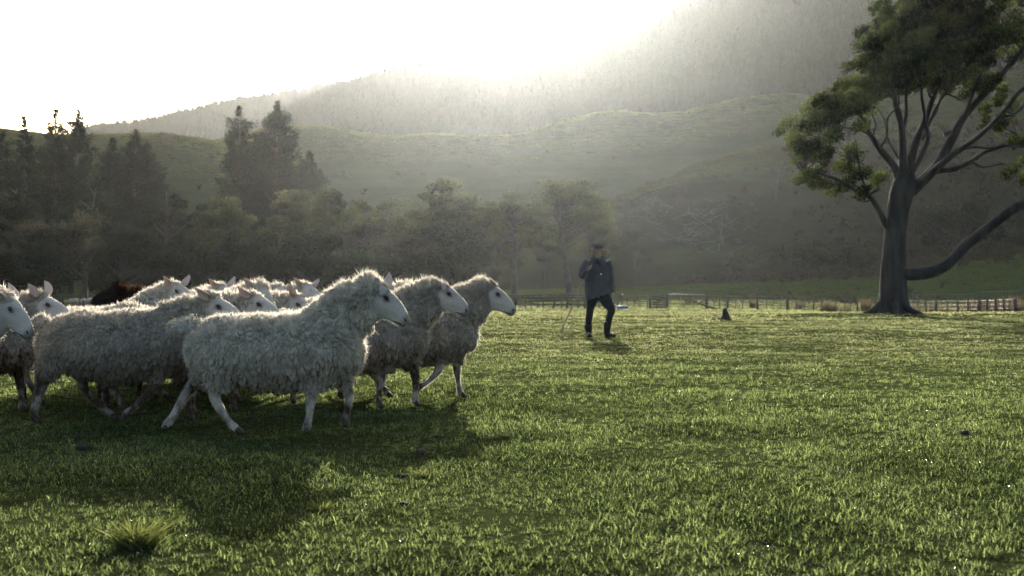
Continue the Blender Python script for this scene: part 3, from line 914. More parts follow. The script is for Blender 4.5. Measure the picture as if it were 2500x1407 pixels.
    blobs = [(2270, 40, 85), (2350, 50, 80), (2200, 70, 62), (2415, 105, 48), (2140, 112, 46), (2300, 110, 80), (2380, 140, 55), (2235, 140, 70), (2165, 178, 56), (2100, 178, 46), (2062, 222, 44),
             (2122, 228, 50), (2205, 190, 48), (2012, 256, 44), (1978, 298, 40), (1956, 338, 32), (2040, 280, 46), (1948, 372, 22), (1998, 352, 38),  (2260, 180, 50),
             (2325, 165, 44), (2080, 365, 26), (2030, 380, 26), (2400, 30, 70), (2300, -40, 90), (2210, 0, 60), (2380, -50, 80), (2160, 60, 34), (2440, 70, 42), (2250, 96, 70), (2340, 90, 70),
             (1976, 428, 24), (2008, 440, 24), (2052, 452, 26), (2100, 432, 30), (2140, 444, 26), (2094, 472, 18), (2070, 425, 22), (1950, 432, 12),
             (2412, 186, 30), (2444, 205, 26), (2436, 246, 26), (2424, 282, 26), (2452, 300, 20), (2390, 215, 18), (2330, 190, 26), (2486, 410, 22), (2500, 345, 20), (2510, 430, 24), 
             (2296, 200, 24), (2020, 315, 30), (2135, 150, 30), (2190, 120, 40), (2560, 380, 50), (2580, 180, 60), (2560, 60, 70), (2640, 400, 60), (2650, 250, 80), (2660, 100, 90)]
    for (bx, by, br) in blobs:
        big = br > 34
        # thin boughs from the nearest limb below up into this clump
        for q_ in range(2 if big else 1):
            e_ = np.array(P(bx + rng.normal(0, br * .4), by + rng.normal(0, br * .3), rng.normal(0, .7)))
            cand = [(np.linalg.norm(s_[0] - e_) + 1.2 * max(0, s_[0][2] - e_[2] + .3), i_) for i_, s_ in enumerate(skel)]
            s0, r0 = skel[min(cand)[1]]; dd_ = e_ - s0
            if np.linalg.norm(dd_) < 4.0:
                m1 = s0 + dd_ * .35 + rng.normal(0, .16, 3) - (0, 0, .08); m2 = s0 + dd_ * .7 + rng.normal(0, .16, 3)
                V, Q, T = tube([s0, m1, m2, e_], [min(r0 * .55, .06), .042, .028, .010], 6, 3, rough=(.12, .3), seed=rng.integers(99)); tr.add(V, Q, T)
                for w_ in range(3):
                    st_ = m2 if w_ % 2 else m1; V, Q, T = tube([st_, st_ + rand_dirs(rng, 1)[0] * .25 + (0, 0, .2), st_ + rand_dirs(rng, 1)[0] * .4 + (0, 0, .45)], [.02, .014, .005], 4, 2); tr.add(V, Q, T)
        nsub = max(4, int((br / 10.2) ** 1.6))
        for s_ in range(nsub):
            ox, oy = rng.normal(0, br * .42), rng.normal(0, br * .42)
            dep = rng.normal(0, 1.0) * (1.5 if big else .6)
            r = rng.uniform(14, 27) * (1 if big else .8)
            c = P(bx + ox, by + oy, dep)
            tone = rng.uniform(0, 1) ** 1.5 * .95
            # windswept: clumps are flat pads tilted up to the right
            n = int(250 * (r / 20) ** 2)
            d = rand_dirs(rng, n)
            rad = rng.uniform(0.1, 1, n) ** .5
            bump = 1 + .7 * fbm(d[:, 0] * 2 + c[0] * 3, d[:, 1] * 2, d[:, 2] * 2 + c[2] * 3, 5, 3)
            Pp = d * (rad * bump)[:, None] * np.array([r * k * 1.25, r * k * 1.2, r * k * .8])
            th = .5
            X = Pp[:, 0] * math.cos(th) - Pp[:, 2] * math.sin(th); Z = Pp[:, 0] * math.sin(th) + Pp[:, 2] * math.cos(th)
            Pp = np.stack([X, Pp[:, 1], Z], -1) + np.array(c)
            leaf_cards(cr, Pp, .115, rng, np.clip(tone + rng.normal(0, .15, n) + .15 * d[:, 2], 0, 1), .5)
    tr.build("trunk", mats, root)
    cr.build("crown", [M_hero], root, False)
    tag(root, "big dark windswept tree with many bare twisting limbs at the right of the pasture", "tree")
big_tree()
# ------------------------------------------------------------------ sheep
def attr_node(nt, name, typ='GEOMETRY'):
    a = nt.nodes.new("ShaderNodeAttribute"); a.attribute_name = name; a.attribute_type = typ
    return a.outputs['Fac']

def wool_mat(name, clean, dirt_shade_col, lock=True, trans=0.52):
    m, nt, out = new_mat(name)
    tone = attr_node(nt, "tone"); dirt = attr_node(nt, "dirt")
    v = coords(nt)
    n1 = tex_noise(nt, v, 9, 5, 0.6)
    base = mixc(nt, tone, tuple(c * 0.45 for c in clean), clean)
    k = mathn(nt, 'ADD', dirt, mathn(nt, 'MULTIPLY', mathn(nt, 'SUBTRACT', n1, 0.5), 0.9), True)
    col = mixc(nt, k, base, dirt_shade_col)
    d = N(nt, "ShaderNodeBsdfDiffuse"); t = N(nt, "ShaderNodeBsdfTranslucent"); mx = N(nt, "ShaderNodeMixShader")
    d.inputs['Roughness'].default_value = 0.6
    mx.inputs[0].default_value = trans
    nt.links.new(col, d.inputs[0]); nt.links.new(col, t.inputs[0])
    if not lock:
        n2 = tex_noise(nt, v, 60, 5, 0.6)
        b = N(nt, "ShaderNodeBump"); b.inputs['Strength'].default_value = 0.5; b.inputs['Distance'].default_value = 0.006
        nt.links.new(n2, b.inputs['Height']); nt.links.new(b.outputs[0], d.inputs['Normal'])
    nt.links.new(d.outputs[0], mx.inputs[1]); nt.links.new(t.outputs[0], mx.inputs[2])
    nt.links.new(mx.outputs[0], out.inputs[0])
    return m

WOOL = wool_mat("fleece_locks", (0.90, 0.84, 0.71), (0.21, 0.155, 0.115))
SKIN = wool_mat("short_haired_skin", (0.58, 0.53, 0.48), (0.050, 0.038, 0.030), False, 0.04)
WOOLB = wool_mat("black_fleece_locks", (0.085, 0.042, 0.024), (0.014, 0.011, 0.010))
SKINB = wool_mat("black_skin", (0.020, 0.018, 0.017), (0.012, 0.011, 0.010), False, 0.0)
EAR = wool_mat("ear_skin", (0.58, 0.50, 0.46), (0.46, 0.28, 0.23), False, 0.22)
M_eye = solid_mat("dark_eye", (0.006, 0.005, 0.004), rough=0.12, spec=0.6)
M_lid = solid_mat("eyelid_skin", (0.11, 0.085, 0.075), (0.17, 0.13, 0.115), rough=0.7)
M_nose = solid_mat("nose_skin", (0.055, 0.040, 0.040), (0.11, 0.080, 0.078), 40, rough=0.45)
M_hoof = solid_mat("hoof_horn", (0.020, 0.017, 0.014), (0.05, 0.042, 0.034), rough=0.6)

# side outline of a walking ewe: x, top, bottom, half width (metres, ground at 0, walking towards +x)
TRUNK = [(-.535, .625, .49, .06), (-.495, .660, .42, .13), (-.42, .690, .355, .19), (-.30, .706, .325, .225), (-.15, .712, .30, .255), (.02, .716, .288, .27),
         (.18, .722, .295, .255), (.32, .740, .325, .225), (.40, .745, .375, .19), (.455, .735, .43, .145), (.49, .70, .50, .085)]
HEADSEC = [(-.05, .055, -.075, .056), (-.01, .074, -.100, .070), (.035, .080, -.115, .074), (.075, .080, -.116, .072), (.115, .077, -.102, .064), (.155, .070, -.088, .055),
           (.195, .059, -.079, .048), (.232, .045, -.074, .044), (.265, .029, -.074, .045), (.292, .013, -.071, .043), (.308, -.002, -.066, .036), (.317, -.016, -.056, .024)]

def fu(u): return u if u < .09 else .09 + (u - .09) * .85
HEADSEC = [(fu(a), b, c, d) for a, b, c, d in HEADSEC]
LEGS_A = dict(HN=[(-.40, .50, .12), (-.33, .36, .095), (-.365, .235, .036), (-.29, .10, .024), (-.245, .045, .027), (-.215, .012, .022)],
              HF=[(-.42, .50, .12), (-.47, .37, .080), (-.565, .27, .040), (-.655, .12, .025), (-.705, .05, .027), (-.735, .012, .022)],
              FN=[(.27, .46, .12), (.24, .33, .065), (.225, .215, .035), (.215, .12, .022), (.20, .045, .026), (.185, .012, .024)],
              FF=[(.36, .46, .11), (.40, .34, .060), (.435, .235, .034), (.43, .14, .022), (.415, .07, .026), (.40, .035, .022)])
LEGS_B = dict(HN=[(-.40, .50, .12), (-.46, .36, .085), (-.50, .255, .042), (-.545, .12, .028), (-.55, .045, .028), (-.535, .012, .026)],
              HF=[(-.38, .50, .12), (-.28, .36, .085), (-.30, .24, .036), (-.20, .12, .025), (-.12, .05, .027), (-.09, .014, .022)],
              FN=[(.28, .46, .12), (.25, .34, .065), (.235, .24, .036), (.12, .13, .024), (.05, .07, .026), (.02, .045, .022)],
              FF=[(.36, .46, .11), (.38, .34, .060), (.40, .215, .034), (.41, .12, .022), (.415, .05, .026), (.43, .012, .024)])
LEGS_C = dict(HN=[(-.40, .50, .12), (-.33, .36, .09), (-.38, .25, .036), (-.31, .11, .024), (-.28, .045, .027), (-.25, .012, .022)],
              HF=[(-.42, .50, .12), (-.44, .36, .08), (-.50, .25, .038), (-.46, .13, .025), (-.46, .06, .027), (-.47, .03, .022)],
              FN=[(.27, .46, .12), (.24, .33, .065), (.215, .22, .036), (.20, .11, .023), (.20, .045, .026), (.21, .012, .024)],
              FF=[(.38, .46, .11), (.42, .34, .060), (.455, .22, .034), (.455, .11, .022), (.45, .045, .026), (.46, .012, .024)])
LEGS_D = dict(HN=[(-.40, .50, .12), (-.46, .36, .085), (-.50, .255, .040), (-.53, .12, .026), (-.54, .045, .027), (-.525, .012, .024)],
              HF=[(-.38, .50, .12), (-.30, .36, .085), (-.33, .24, .036), (-.25, .12, .025), (-.20, .05, .027), (-.17, .014, .022)],
              FN=[(.26, .46, .12), (.25, .34, .065), (.235, .235, .036), (.15, .14, .023), (.08, .10, .026), (.055, .075, .022)],
              FF=[(.34, .46, .11), (.37, .34, .060), (.375, .22, .034), (.385, .12, .022), (.40, .045, .026), (.425, .012, .026)])

def rot_y(th):
    c, s = math.cos(th), math.sin(th); return np.array([[c, 0, s], [0, 1, 0], [-s, 0, c]])
def rot_z(th):
    c, s = math.cos(th), math.sin(th); return np.array([[c, -s, 0], [s, c, 0], [0, 0, 1]])

def remesh(parts, voxel, smooth_it=3, fac=0.5):
    """join closed pieces into one continuous surface"""
    b = Buf()
    for p in parts: b.add(*p)
    me = b.mesh("tmp", [SKIN])
    o = bpy.data.objects.new("tmp", me); COL.objects.link(o)
    r = o.modifiers.new("r", 'REMESH'); r.mode = 'VOXEL'; r.voxel_size = voxel
    s = o.modifiers.new("s", 'SMOOTH'); s.iterations = smooth_it; s.factor = fac
    dg = bpy.context.evaluated_depsgraph_get(); dg.update()
    em = o.evaluated_get(dg).to_mesh()
    n = len(em.vertices); V = np.empty(n * 3, np.float32); em.vertices.foreach_get("co", V); V = V.reshape(-1, 3).astype(float)
    em.calc_loop_triangles()
    Qs, Ts = [], []
    ls = np.empty(len(em.polygons), np.int32); em.polygons.foreach_get("loop_start", ls)
    lt = np.empty(len(em.polygons), np.int32); em.polygons.foreach_get("loop_total", lt)
    li = np.empty(len(em.loops), np.int32); em.loops.foreach_get("vertex_index", li)
    q = ls[lt == 4]; t = ls[lt == 3]
    Qs = np.stack([li[q + i] for i in range(4)], 1) if len(q) else np.zeros((0, 4), int)
    Ts = np.stack([li[t + i] for i in range(3)], 1) if len(t) else np.zeros((0, 3), int)
    Nn = np.empty(n * 3, np.float32); em.vertex_normals.foreach_get("vector", Nn); Nn = Nn.reshape(-1, 3).astype(float)
    o.evaluated_get(dg).to_mesh_clear()
    bpy.data.objects.remove(o); bpy.data.meshes.remove(me)
    return V, Nn, Qs, Ts

def ear_mesh(L, wd, cup):
    """a cupped leaf-shaped ear: points along +x, opening towards +z"""
    nu, nv = 9, 7
    V = []
    for side in (0, 1):
        for i in range(nu):
            t = i / (nu - 1)
            w = wd * (math.sin(math.pi * min(1, (t * .86 + .14)) ** .85) ** .75 + .03) * (1 if i < nu - 1 else .08)
            for j in range(nv):
                s = (j / (nv - 1)) * 2 - 1
                z = cup * (s * s) * w * 1.3 + .10 * L * t * t
                V.append((t * L, s * w * .5 * (1 - .15 * cup), z - (0.0035 if side else 0) * (1 - abs(s) ** 4 * .8)))
    V = np.array(V); Q = grid_quads(nu, nv); Q2 = grid_quads(nu, nv)[:, ::-1] + nu * nv
    e = []
    for i in range(nu - 1):
        for j in (0, nv - 1):
            a, b_ = i * nv + j, (i + 1) * nv + j
            e.append([a, b_, b_ + nu * nv, a + nu * nv])
    for j in range(nv - 1):
        for i in (0, nu - 1):
            a, b_ = i * nv + j, i * nv + j + 1; e.append([a, b_, b_ + nu * nv, a + nu * nv])
    return V, np.vstack([Q, Q2, e])

def make_sheep(name, label, group, px, d, legs, poll=(.60, .87), pitch=34, yaw=0, roll=0, turn=0.0, scale=1.0, dirt=.2, legdirt=.3, nlocks=9000, seed=1,
               black=False, face_left=False, voxel=.0125, ears=((35, 10), (35, 10)), locklen=.036, lockw=.0085, height=1.0, earlen=.118, mane=1.0, neckup=-.018):
    rng = np.random.default_rng(seed)
    x0 = WX(px, d); z0 = float(ground_z(x0, d)) + .004
    root = empty(name, (x0, d, z0), (math.pi if face_left else 0) + turn)
    root.scale = (scale, scale, scale * height)
    parts = []
    # trunk
    T_ = np.array(TRUNK)
    wob = 1 + rng.normal(0, .02, len(T_))
    P = np.stack([T_[:, 0], 0 * T_[:, 0], (T_[:, 1] + T_[:, 2]) / 2], 1)
    R = np.stack([T_[:, 3] * wob, (T_[:, 1] - T_[:, 2]) / 2], 1)
    parts.append(tube(P, R, 20, 3, up=(0, 0, 1)))
    # neck
    ph, yw = math.radians(pitch), math.radians(yaw)
    hx, hz = poll
    Rh = rot_z(yw) @ rot_y(ph) @ np.array([[1, 0, 0], [0, math.cos(math.radians(roll)), -math.sin(math.radians(roll))], [0, math.sin(math.radians(roll)), math.cos(math.radians(roll))]])
    hy = -math.sin(-yw) * .04
    poll3 = np.array([hx, hy, hz])
    n0 = np.array([.30, 0, .60]); n1 = np.array([.44, hy * .3, .60 + (hz - .60) * .50 + neckup]); n3 = poll3 + Rh @ np.array([-.01, 0, -.022 + neckup])
    n2 = (n1 + n3) / 2 + np.array([0.030, 0, neckup - .010])
    parts.append(tube([n0, n1, n2, n3, n3 + Rh @ np.array([.035, 0, -.01])], [(.155, .18), (.130, .160), (.102, .138), (.082, .106), (.07, .085)], 16, 3, up=(0, 1, 0) if False else (0, 0, 1)))
    # head
    H_ = np.array(HEADSEC)
    Pl = np.stack([H_[:, 0], 0 * H_[:, 0], (H_[:, 1] + H_[:, 2]) / 2], 1)
    Ph = Pl @ Rh.T + poll3
    V, Q, T = tube(Pl, np.stack([H_[:, 3], (H_[:, 1] - H_[:, 2]) / 2], 1), 18, 3)
    # brow ridges and cheeks: squeeze the bridge of the nose, keep the jaw deep
    u, v, w = V[:, 0], V[:, 1], V[:, 2]
    top = np.clip(w / .07, 0, 1)
    V[:, 1] *= 1 - .25 * top * sstep(.09, .16, u)
    br = np.exp(-((u - .085) / .02) ** 2 - ((w - .040) / .018) ** 2); V[:, 1] += np.sign(v) * .007 * br
    V = V @ Rh.T + poll3
    parts.append((V, Q, T))
    # legs
    caps = []
    hoofs = []
    for key, pts in legs.items():
        sy = (-1 if key[1] == 'N' else 1) * (.105 if key[0] == 'H' else .095)
        Pp = [(p[0], sy * (1.0 if i else .9), p[1]) for i, p in enumerate(pts)]
        Rr = [(p[2] * (.80 if i < 2 else .85), p[2]) for i, p in enumerate(pts)]
        # joint swelling at knee/hock
        V, Q, T = tube(Pp, Rr, 12, 3, up=(0, 1, 0) )
        parts.append((V, Q, T))
        for i in range(2, len(Pp) - 1):
            caps.append((np.array(Pp[i]), np.array(Pp[i + 1]), pts[i][2] * 1.6))
        caps.append((np.array(Pp[1]) * .25 + np.array(Pp[2]) * .75, np.array(Pp[2]), .05))
        hoofs.append((np.array(Pp[-2]), np.array(Pp[-1])))
        parts.append(ellipsoid(Pp[2], (.036, .030, .036), 6, 10))
        parts.append(ellipsoid(Pp[4], (.029, .026, .029), 6, 10))
    # docked tail
    parts.append(tube([(-.50, 0, .66), (-.58, 0, .655), (-.635, 0, .645), (-.66, 0, .635)], [.05, .036, .030, .018], 8, 2))
    V, Nn, Q, T = remesh(parts, voxel, 2, .5)
    # which parts are fleece
    L = (V - poll3) @ Rh
    fm = sstep(.000, .030, L[:, 0] + .020 * fbm(V[:, 0] / .02, V[:, 1] / .02, V[:, 2] / .02, seed + 77, 2) - 1.15 * np.clip(-L[:, 2] - .01, 0, .075) - .03 * (np.clip(L[:, 2], 0, .1) / .08)) * (np.abs(L[:, 1]) < .10) * (L[:, 2] > -.16) * (L[:, 2] < .11)
    face = fm * 1.0
    lm = np.zeros(len(V))
    for a, b_, r in caps:
        ab = b_ - a; t = np.clip(((V - a) @ ab) / (ab @ ab), 0, 1)
        dd = np.linalg.norm(V - (a + t[:, None] * ab), axis=1)
        lm = np.maximum(lm, 1 - sstep(r * .9, r * 1.25, dd))
    wool = np.clip(1 - np.maximum(face, lm), 0, 1)
    # lumpy staples: vertical on the flank
    lump = 1.5 * fbm(V[:, 0] / .035, V[:, 1] / .05, V[:, 2] / .085, seed, 3) + .8 * np.abs(noise(V[:, 0] / .05, V[:, 1] / .06, V[:, 2] / .14, seed + 5))
    big = fbm(V[:, 0] / .16, V[:, 1] / .16, V[:, 2] / .2, seed + 9, 2)
    V = V + Nn * (wool * (.010 * lump + .014 * big))[:, None]
    soc = np.exp(-((L[:, 0] - .088) / .030) ** 2 - ((L[:, 2] - .028) / .024) ** 2); cheek = np.exp(-((L[:, 0] - .10) / .05) ** 2 - ((L[:, 2] + .025) / .02) ** 2)
    jaw = np.exp(-((L[:, 0] - .185) / .05) ** 2 - ((L[:, 2] + .038) / .016) ** 2)
    V = V + Nn * (face * (-.005 * soc + .005 * cheek - .005 * jaw + .0015 * fbm(V[:, 0] / .02, V[:, 1] / .02, V[:, 2] / .02, seed, 3)))[:, None]
    zz = V[:, 2]
    dn = fbm(V[:, 0] / .12, V[:, 1] / .12, V[:, 2] / .10, seed + 40, 4)
    dv = wool * np.clip(dirt + .55 * sstep(.52, .28, zz) * (.35 + dirt) + .30 * dn * dirt * 2, 0, 1) + (1 - wool) * np.where(lm > face, np.clip(legdirt + 1.3 * dn + .9 * fbm(V[:, 0] / .03, V[:, 1] / .03, V[:, 2] / .04, seed + 60, 3) + .25 * sstep(.16, .02, zz), 0, 1), np.clip(.04 + .20 * dn + .55 * sstep(.228, .265, L[:, 0]) + .30 * np.exp(-((L[:, 0] - .095) / .030) ** 2 - ((L[:, 2] - .025) / .026) ** 2) + .15 * sstep(.16, .05, L[:, 0]) * sstep(-.04, -.09, L[:, 2]), 0, .7))  # mud and face pigment, plus painted shade under the jaw
    tonev = np.clip(.62 + .35 * dn, 0, 1)
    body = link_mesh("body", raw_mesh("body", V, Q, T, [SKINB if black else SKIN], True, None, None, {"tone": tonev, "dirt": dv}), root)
    # ---- locks of wool
    F = np.vstack([Q[:, [0, 1, 2]], Q[:, [0, 2, 3]], T]) if len(T) else np.vstack([Q[:, [0, 1, 2]], Q[:, [0, 2, 3]]])
    A = V[F[:, 1]] - V[F[:, 0]]; B = V[F[:, 2]] - V[F[:, 0]]
    ar = np.linalg.norm(np.cross(A, B), axis=1) / 2
    wf = wool[F].mean(1)
    pr = ar * np.where(wf > .35, 1, 0) * (.25 + .75 * wf); pr /= pr.sum()
    fi = rng.choice(len(F), nlocks, p=pr)
    r1 = np.sqrt(rng.uniform(0, 1, nlocks)); r2 = rng.uniform(0, 1, nlocks)
    bc = np.stack([1 - r1, r1 * (1 - r2), r1 * r2], 1)
    C = (V[F[fi]] * bc[..., None]).sum(1); Nl = (Nn[F[fi]] * bc[..., None]).sum(1); Nl /= np.linalg.norm(Nl, axis=1)[:, None] + 1e-9
    dl = (dv[F[fi]] * bc).sum(1); wl = (wool[F[fi]] * bc).sum(1)
    # flow of the staples
    neckness = np.clip((C[:, 0] - .30) / .2, 0, 1) * np.clip((C[:, 2] - .55) / .2, 0, 1)
    upness = np.clip(Nl[:, 2], 0, 1)
    down = np.array([-.10, 0, -1.0])
    cl = np.stack([fbm(C[:, 0] / .05, C[:, 1] / .05, C[:, 2] / .08, seed + k * 31, 3) for k in range(3)], 1)
    D = Nl * (0.50 + .9 * upness + .5 * neckness)[:, None] + down * (0.95 * (1 - upness) * (1 - .45 * neckness))[:, None] + cl * .36 + rand_dirs(rng, nlocks) * .28 + np.array([-.22, 0, 0]) * neckness[:, None]
    D /= np.linalg.norm(D, axis=1)[:, None]
    Ln = locklen * rng.uniform(.55, 1.25, nlocks) * (.45 + .55 * wl) * (1 + .35 * mane * neckness) * (1 + .25 * sstep(.42, .30, C[:, 2])) * (1 - .65 * sstep(-.52, -.58, C[:, 0]))
    Lh = (C - poll3) @ Rh
    Ln *= 1 - .55 * sstep(-.06, .02, Lh[:, 0]) * (np.linalg.norm(Lh, axis=1) < .2)
    tip = C + D * Ln[:, None]
    # clumping to guide tips
    ng = 1700 if nlocks > 5000 else 150
    gi = rng.choice(nlocks, ng, replace=False)
    kd = kdtree.KDTree(ng)
    for i, g_ in enumerate(gi): kd.insert(C[g_], i)
    kd.balance()
    near = np.array([kd.find(c)[1] for c in C])
    gt = tip[gi[near]] ; gt = gt + (C - C[gi[near]]) * .14
    cf = np.clip(rng.uniform(.55, 1.0, nlocks), 0, 1)[:, None]
    tip = tip * (1 - cf) + gt * cf
    ax = tip - C; ln = np.linalg.norm(ax, axis=1)[:, None] + 1e-9; ax = ax / ln
    sd = np.cross(ax, rand_dirs(rng, nlocks)); sd /= np.linalg.norm(sd, axis=1)[:, None] + 1e-9
    od = np.cross(ax, sd)
    w_ = (lockw * rng.uniform(.6, 1.35, nlocks))[:, None]
    root_p = C - Nl * .006
    k1 = C + ax * ln * .35 + Nl * ln * .10 + od * ln * rng.normal(0, .10, nlocks)[:, None]
    k2 = C + ax * ln * .72 + Nl * ln * .08 + od * ln * rng.normal(0, .14, nlocks)[:, None]
    cup = od * w_ * .25
    VV = np.stack([root_p - sd * w_ * .5, root_p + sd * w_ * .5, k1 - sd * w_ * .55 - cup, k1 + sd * w_ * .55 - cup, k2 - sd * w_ * .36, k2 + sd * w_ * .36, tip], 1)
    i = np.arange(nlocks) * 7
    QQ = np.concatenate([np.stack([i, i + 1, i + 3, i + 2], 1), np.stack([i + 2, i + 3, i + 5, i + 4], 1)])
    TT = np.stack([i + 4, i + 5, i + 6], 1)
    gtone = rng.uniform(.2, 1, ng)[near]
    tl = np.clip(.55 * gtone + .5 * rng.uniform(0, 1, nlocks), 0, 1)
    tv = np.repeat(tl, 7).reshape(-1, 7) * np.array([.45, .45, .75, .75, 1, 1, 1]); dvv = np.repeat(dl, 7)  # lock roots toned darker: shade of the partings painted in
    # fine single fibres standing proud of the staples
    nf = nlocks // 2
    pq = .12 + np.clip(Nl[:, 2], 0, 1) + neckness + .8 * np.clip(np.abs(Nl[:, 0]) - .5, 0, 1); q = rng.choice(nlocks, nf, p=pq / pq.sum())
    c2 = C[q] + rng.normal(0, .006, (nf, 3)); d2 = Nl[q] * .9 + D[q] * .7 + rand_dirs(rng, nf) * .55; d2 /= np.linalg.norm(d2, axis=1)[:, None]
    l2 = (Ln[q] * rng.uniform(.7, 1.35, nf))[:, None]; s2 = np.cross(d2, rand_dirs(rng, nf)); s2 /= np.linalg.norm(s2, axis=1)[:, None] + 1e-9
    f2 = .0016 * (lockw / .007)
    m2 = c2 + d2 * l2 * .55 + rand_dirs(rng, nf) * .004; t2 = c2 + d2 * l2 + rand_dirs(rng, nf) * .008
    V2 = np.stack([c2 - s2 * f2, c2 + s2 * f2, m2 - s2 * f2 * .8, m2 + s2 * f2 * .8, t2], 1).reshape(-1, 3)
    i2 = np.arange(nf) * 5 + nlocks * 7
    QQ = np.concatenate([QQ, np.stack([i2, i2 + 1, i2 + 3, i2 + 2], 1)]); TT = np.concatenate([TT, np.stack([i2 + 2, i2 + 3, i2 + 4], 1)])
    VV = np.concatenate([VV.reshape(-1, 3), V2]); tv = np.concatenate([tv.ravel(), np.full(nf * 5, .8)]); dvv = np.concatenate([dvv, np.repeat(dl[q] * .7, 5)])
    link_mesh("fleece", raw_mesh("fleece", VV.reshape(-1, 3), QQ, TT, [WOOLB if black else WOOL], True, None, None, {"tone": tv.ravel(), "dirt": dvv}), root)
    # ---- short face hair and leg hair, part of the coat
    nh = nlocks // 5
    sf = (1 - wool[F].mean(1)); pf = ar * (sf > .5) * (V[F].mean(1)[:, 2] > .04); pf /= pf.sum()
    fj = rng.choice(len(F), nh, p=pf); r1 = np.sqrt(rng.uniform(0, 1, nh)); r2 = rng.uniform(0, 1, nh); bc = np.stack([1 - r1, r1 * (1 - r2), r1 * r2], 1)
    c3 = (V[F[fj]] * bc[..., None]).sum(1); n3_ = (Nn[F[fj]] * bc[..., None]).sum(1); dd3 = (dv[F[fj]] * bc).sum(1); hd = (face[F[fj]] * bc).sum(1) > .5
    flow = np.where(hd[:, None], Rh @ np.array([-1, 0, -.2]), np.array([0, 0, -1.0]))
    d3 = n3_ * .55 + flow * .8 + rand_dirs(rng, nh) * .3; d3 /= np.linalg.norm(d3, axis=1)[:, None]
    s3 = np.cross(d3, rand_dirs(rng, nh)); s3 /= np.linalg.norm(s3, axis=1)[:, None] + 1e-9
    l3 = rng.uniform(.006, .013, nh)[:, None] * np.where(hd, 1, 1.5)[:, None]; w3 = .0013 * (lockw / .007)
    V3 = np.stack([c3 - s3 * w3, c3 + s3 * w3, c3 + d3 * l3], 1).reshape(-1, 3)
    link_mesh("coat_hair", raw_mesh("coat_hair", V3, np.zeros((0, 4), int), np.arange(nh * 3).reshape(-1, 3), [WOOLB if black else WOOL], True, None, None, {"tone": np.repeat(rng.uniform(.5, 1, nh), 3), "dirt": np.repeat(dd3, 3)}), root)
    # ---- ears, eyes, nose, hooves
    def in_head(Vl): return np.asarray(Vl) @ Rh.T + poll3
    for sgn, (back, up_) in ((-1, ears[0]), (1, ears[1])):
        Ve, Qe = ear_mesh(earlen, .060, .6)
        # frame: x along the ear, z = opening
        a, e = math.radians(back), math.radians(up_)
        dx = np.array([-math.sin(a) * math.cos(e), sgn * math.cos(a) * math.cos(e), math.sin(e)])
        dz = np.array([.80, sgn * .25, -.35]); dz -= dx * (dz @ dx); dz /= np.linalg.norm(dz)
        dy = np.cross(dz, dx)
        Vh = Ve @ np.stack([dx, dy, dz]) + np.array([.004, sgn * .060, .066])
        link_mesh("ear", raw_mesh("ear", in_head(Vh), Qe, np.zeros((0, 3), int), [SKINB if black else EAR], True, None, None, {"tone": np.full(len(Vh), .8), "dirt": np.full(len(Vh), .1)}), root)
        b = Buf()
        pz = (.088, sgn * .0640, .030)
        b.add(*ellipsoid(pz, (.0135, .0085, .0095), 8, 12), mat=0)
        b.add(*tube([(pz[0] - .022, sgn * .0660, pz[2] - .004), (pz[0] - .008, sgn * .0735, pz[2] + .011), (pz[0] + .010, sgn * .0725, pz[2] + .009), (pz[0] + .024, sgn * .0620, pz[2] - .008)], [.003, .0052, .0048, .002], 6, 3), mat=1)
        b.add(*tube([(pz[0] - .018, sgn * .0665, pz[2] - .006), (pz[0], sgn * .0715, pz[2] - .0115), (pz[0] + .022, sgn * .0630, pz[2] - .010)], [.0022, .0038, .002], 6, 3), mat=1)
        me = b.mesh("eye", [M_eye, M_lid if not black else SKINB])
        co = np.empty(len(me.vertices) * 3, np.float32); me.vertices.foreach_get("co", co); me.vertices.foreach_set("co", in_head(co.reshape(-1, 3)).astype(np.float32).ravel())
        me.update()
        link_mesh("eye", me, root)
    b = Buf()
    b.add(*ellipsoid((fu(.304), 0, -.018), (.013, .026, .018), 8, 12))
    for sgn in (-1, 1):
        b.add(*tube([(fu(.276), sgn * .038, -.004), (fu(.290), sgn * .0355, -.010), (fu(.304), sgn * .026, -.020)], [.0045, .0070, .005], 6, 3), mat=1)
        b.add(*tube([(fu(.220), sgn * .0435, -.060), (fu(.246), sgn * .0430, -.053), (fu(.272), sgn * .0390, -.048), (fu(.300), sgn * .028, -.044)], [.0018, .0034, .0040, .0030], 5, 3), mat=1)
    me = b.mesh("muzzle", [M_nose if not black else SKINB, M_eye])
    co = np.empty(len(me.vertices) * 3, np.float32); me.vertices.foreach_get("co", co); me.vertices.foreach_set("co", in_head(co.reshape(-1, 3)).astype(np.float32).ravel()); me.update()
    link_mesh("muzzle", me, root)
    for a_, b_ in hoofs:
        dv_ = (b_ - a_); dv_ /= np.linalg.norm(dv_)
        t0 = b_ - dv_ * .022
        t0 = t0 + np.array([0, 0, .004]); e = b_ + dv_ * .010 + np.array([.020, 0, 0]); e[2] = max(e[2], .006)
        bb = Buf()
        for s_ in (-1, 1):
            bb.add(*tube([t0 + (0, s_ * .010, 0), (t0 + e) / 2 + (.004, s_ * .013, -.004), e + (0, s_ * .010, 0)], [(.015, .020), (.016, .019), (.009, .010)], 8, 2))
        bb.build("hoof", [M_hoof], root)
    tag(root, label, "sheep", group)
    return root

FL = "flock of sheep trotting across the pasture"
SHEEP = []
def S(*a, **k): SHEEP.append(make_sheep("sheep", a[0], FL, *a[1:], **k))

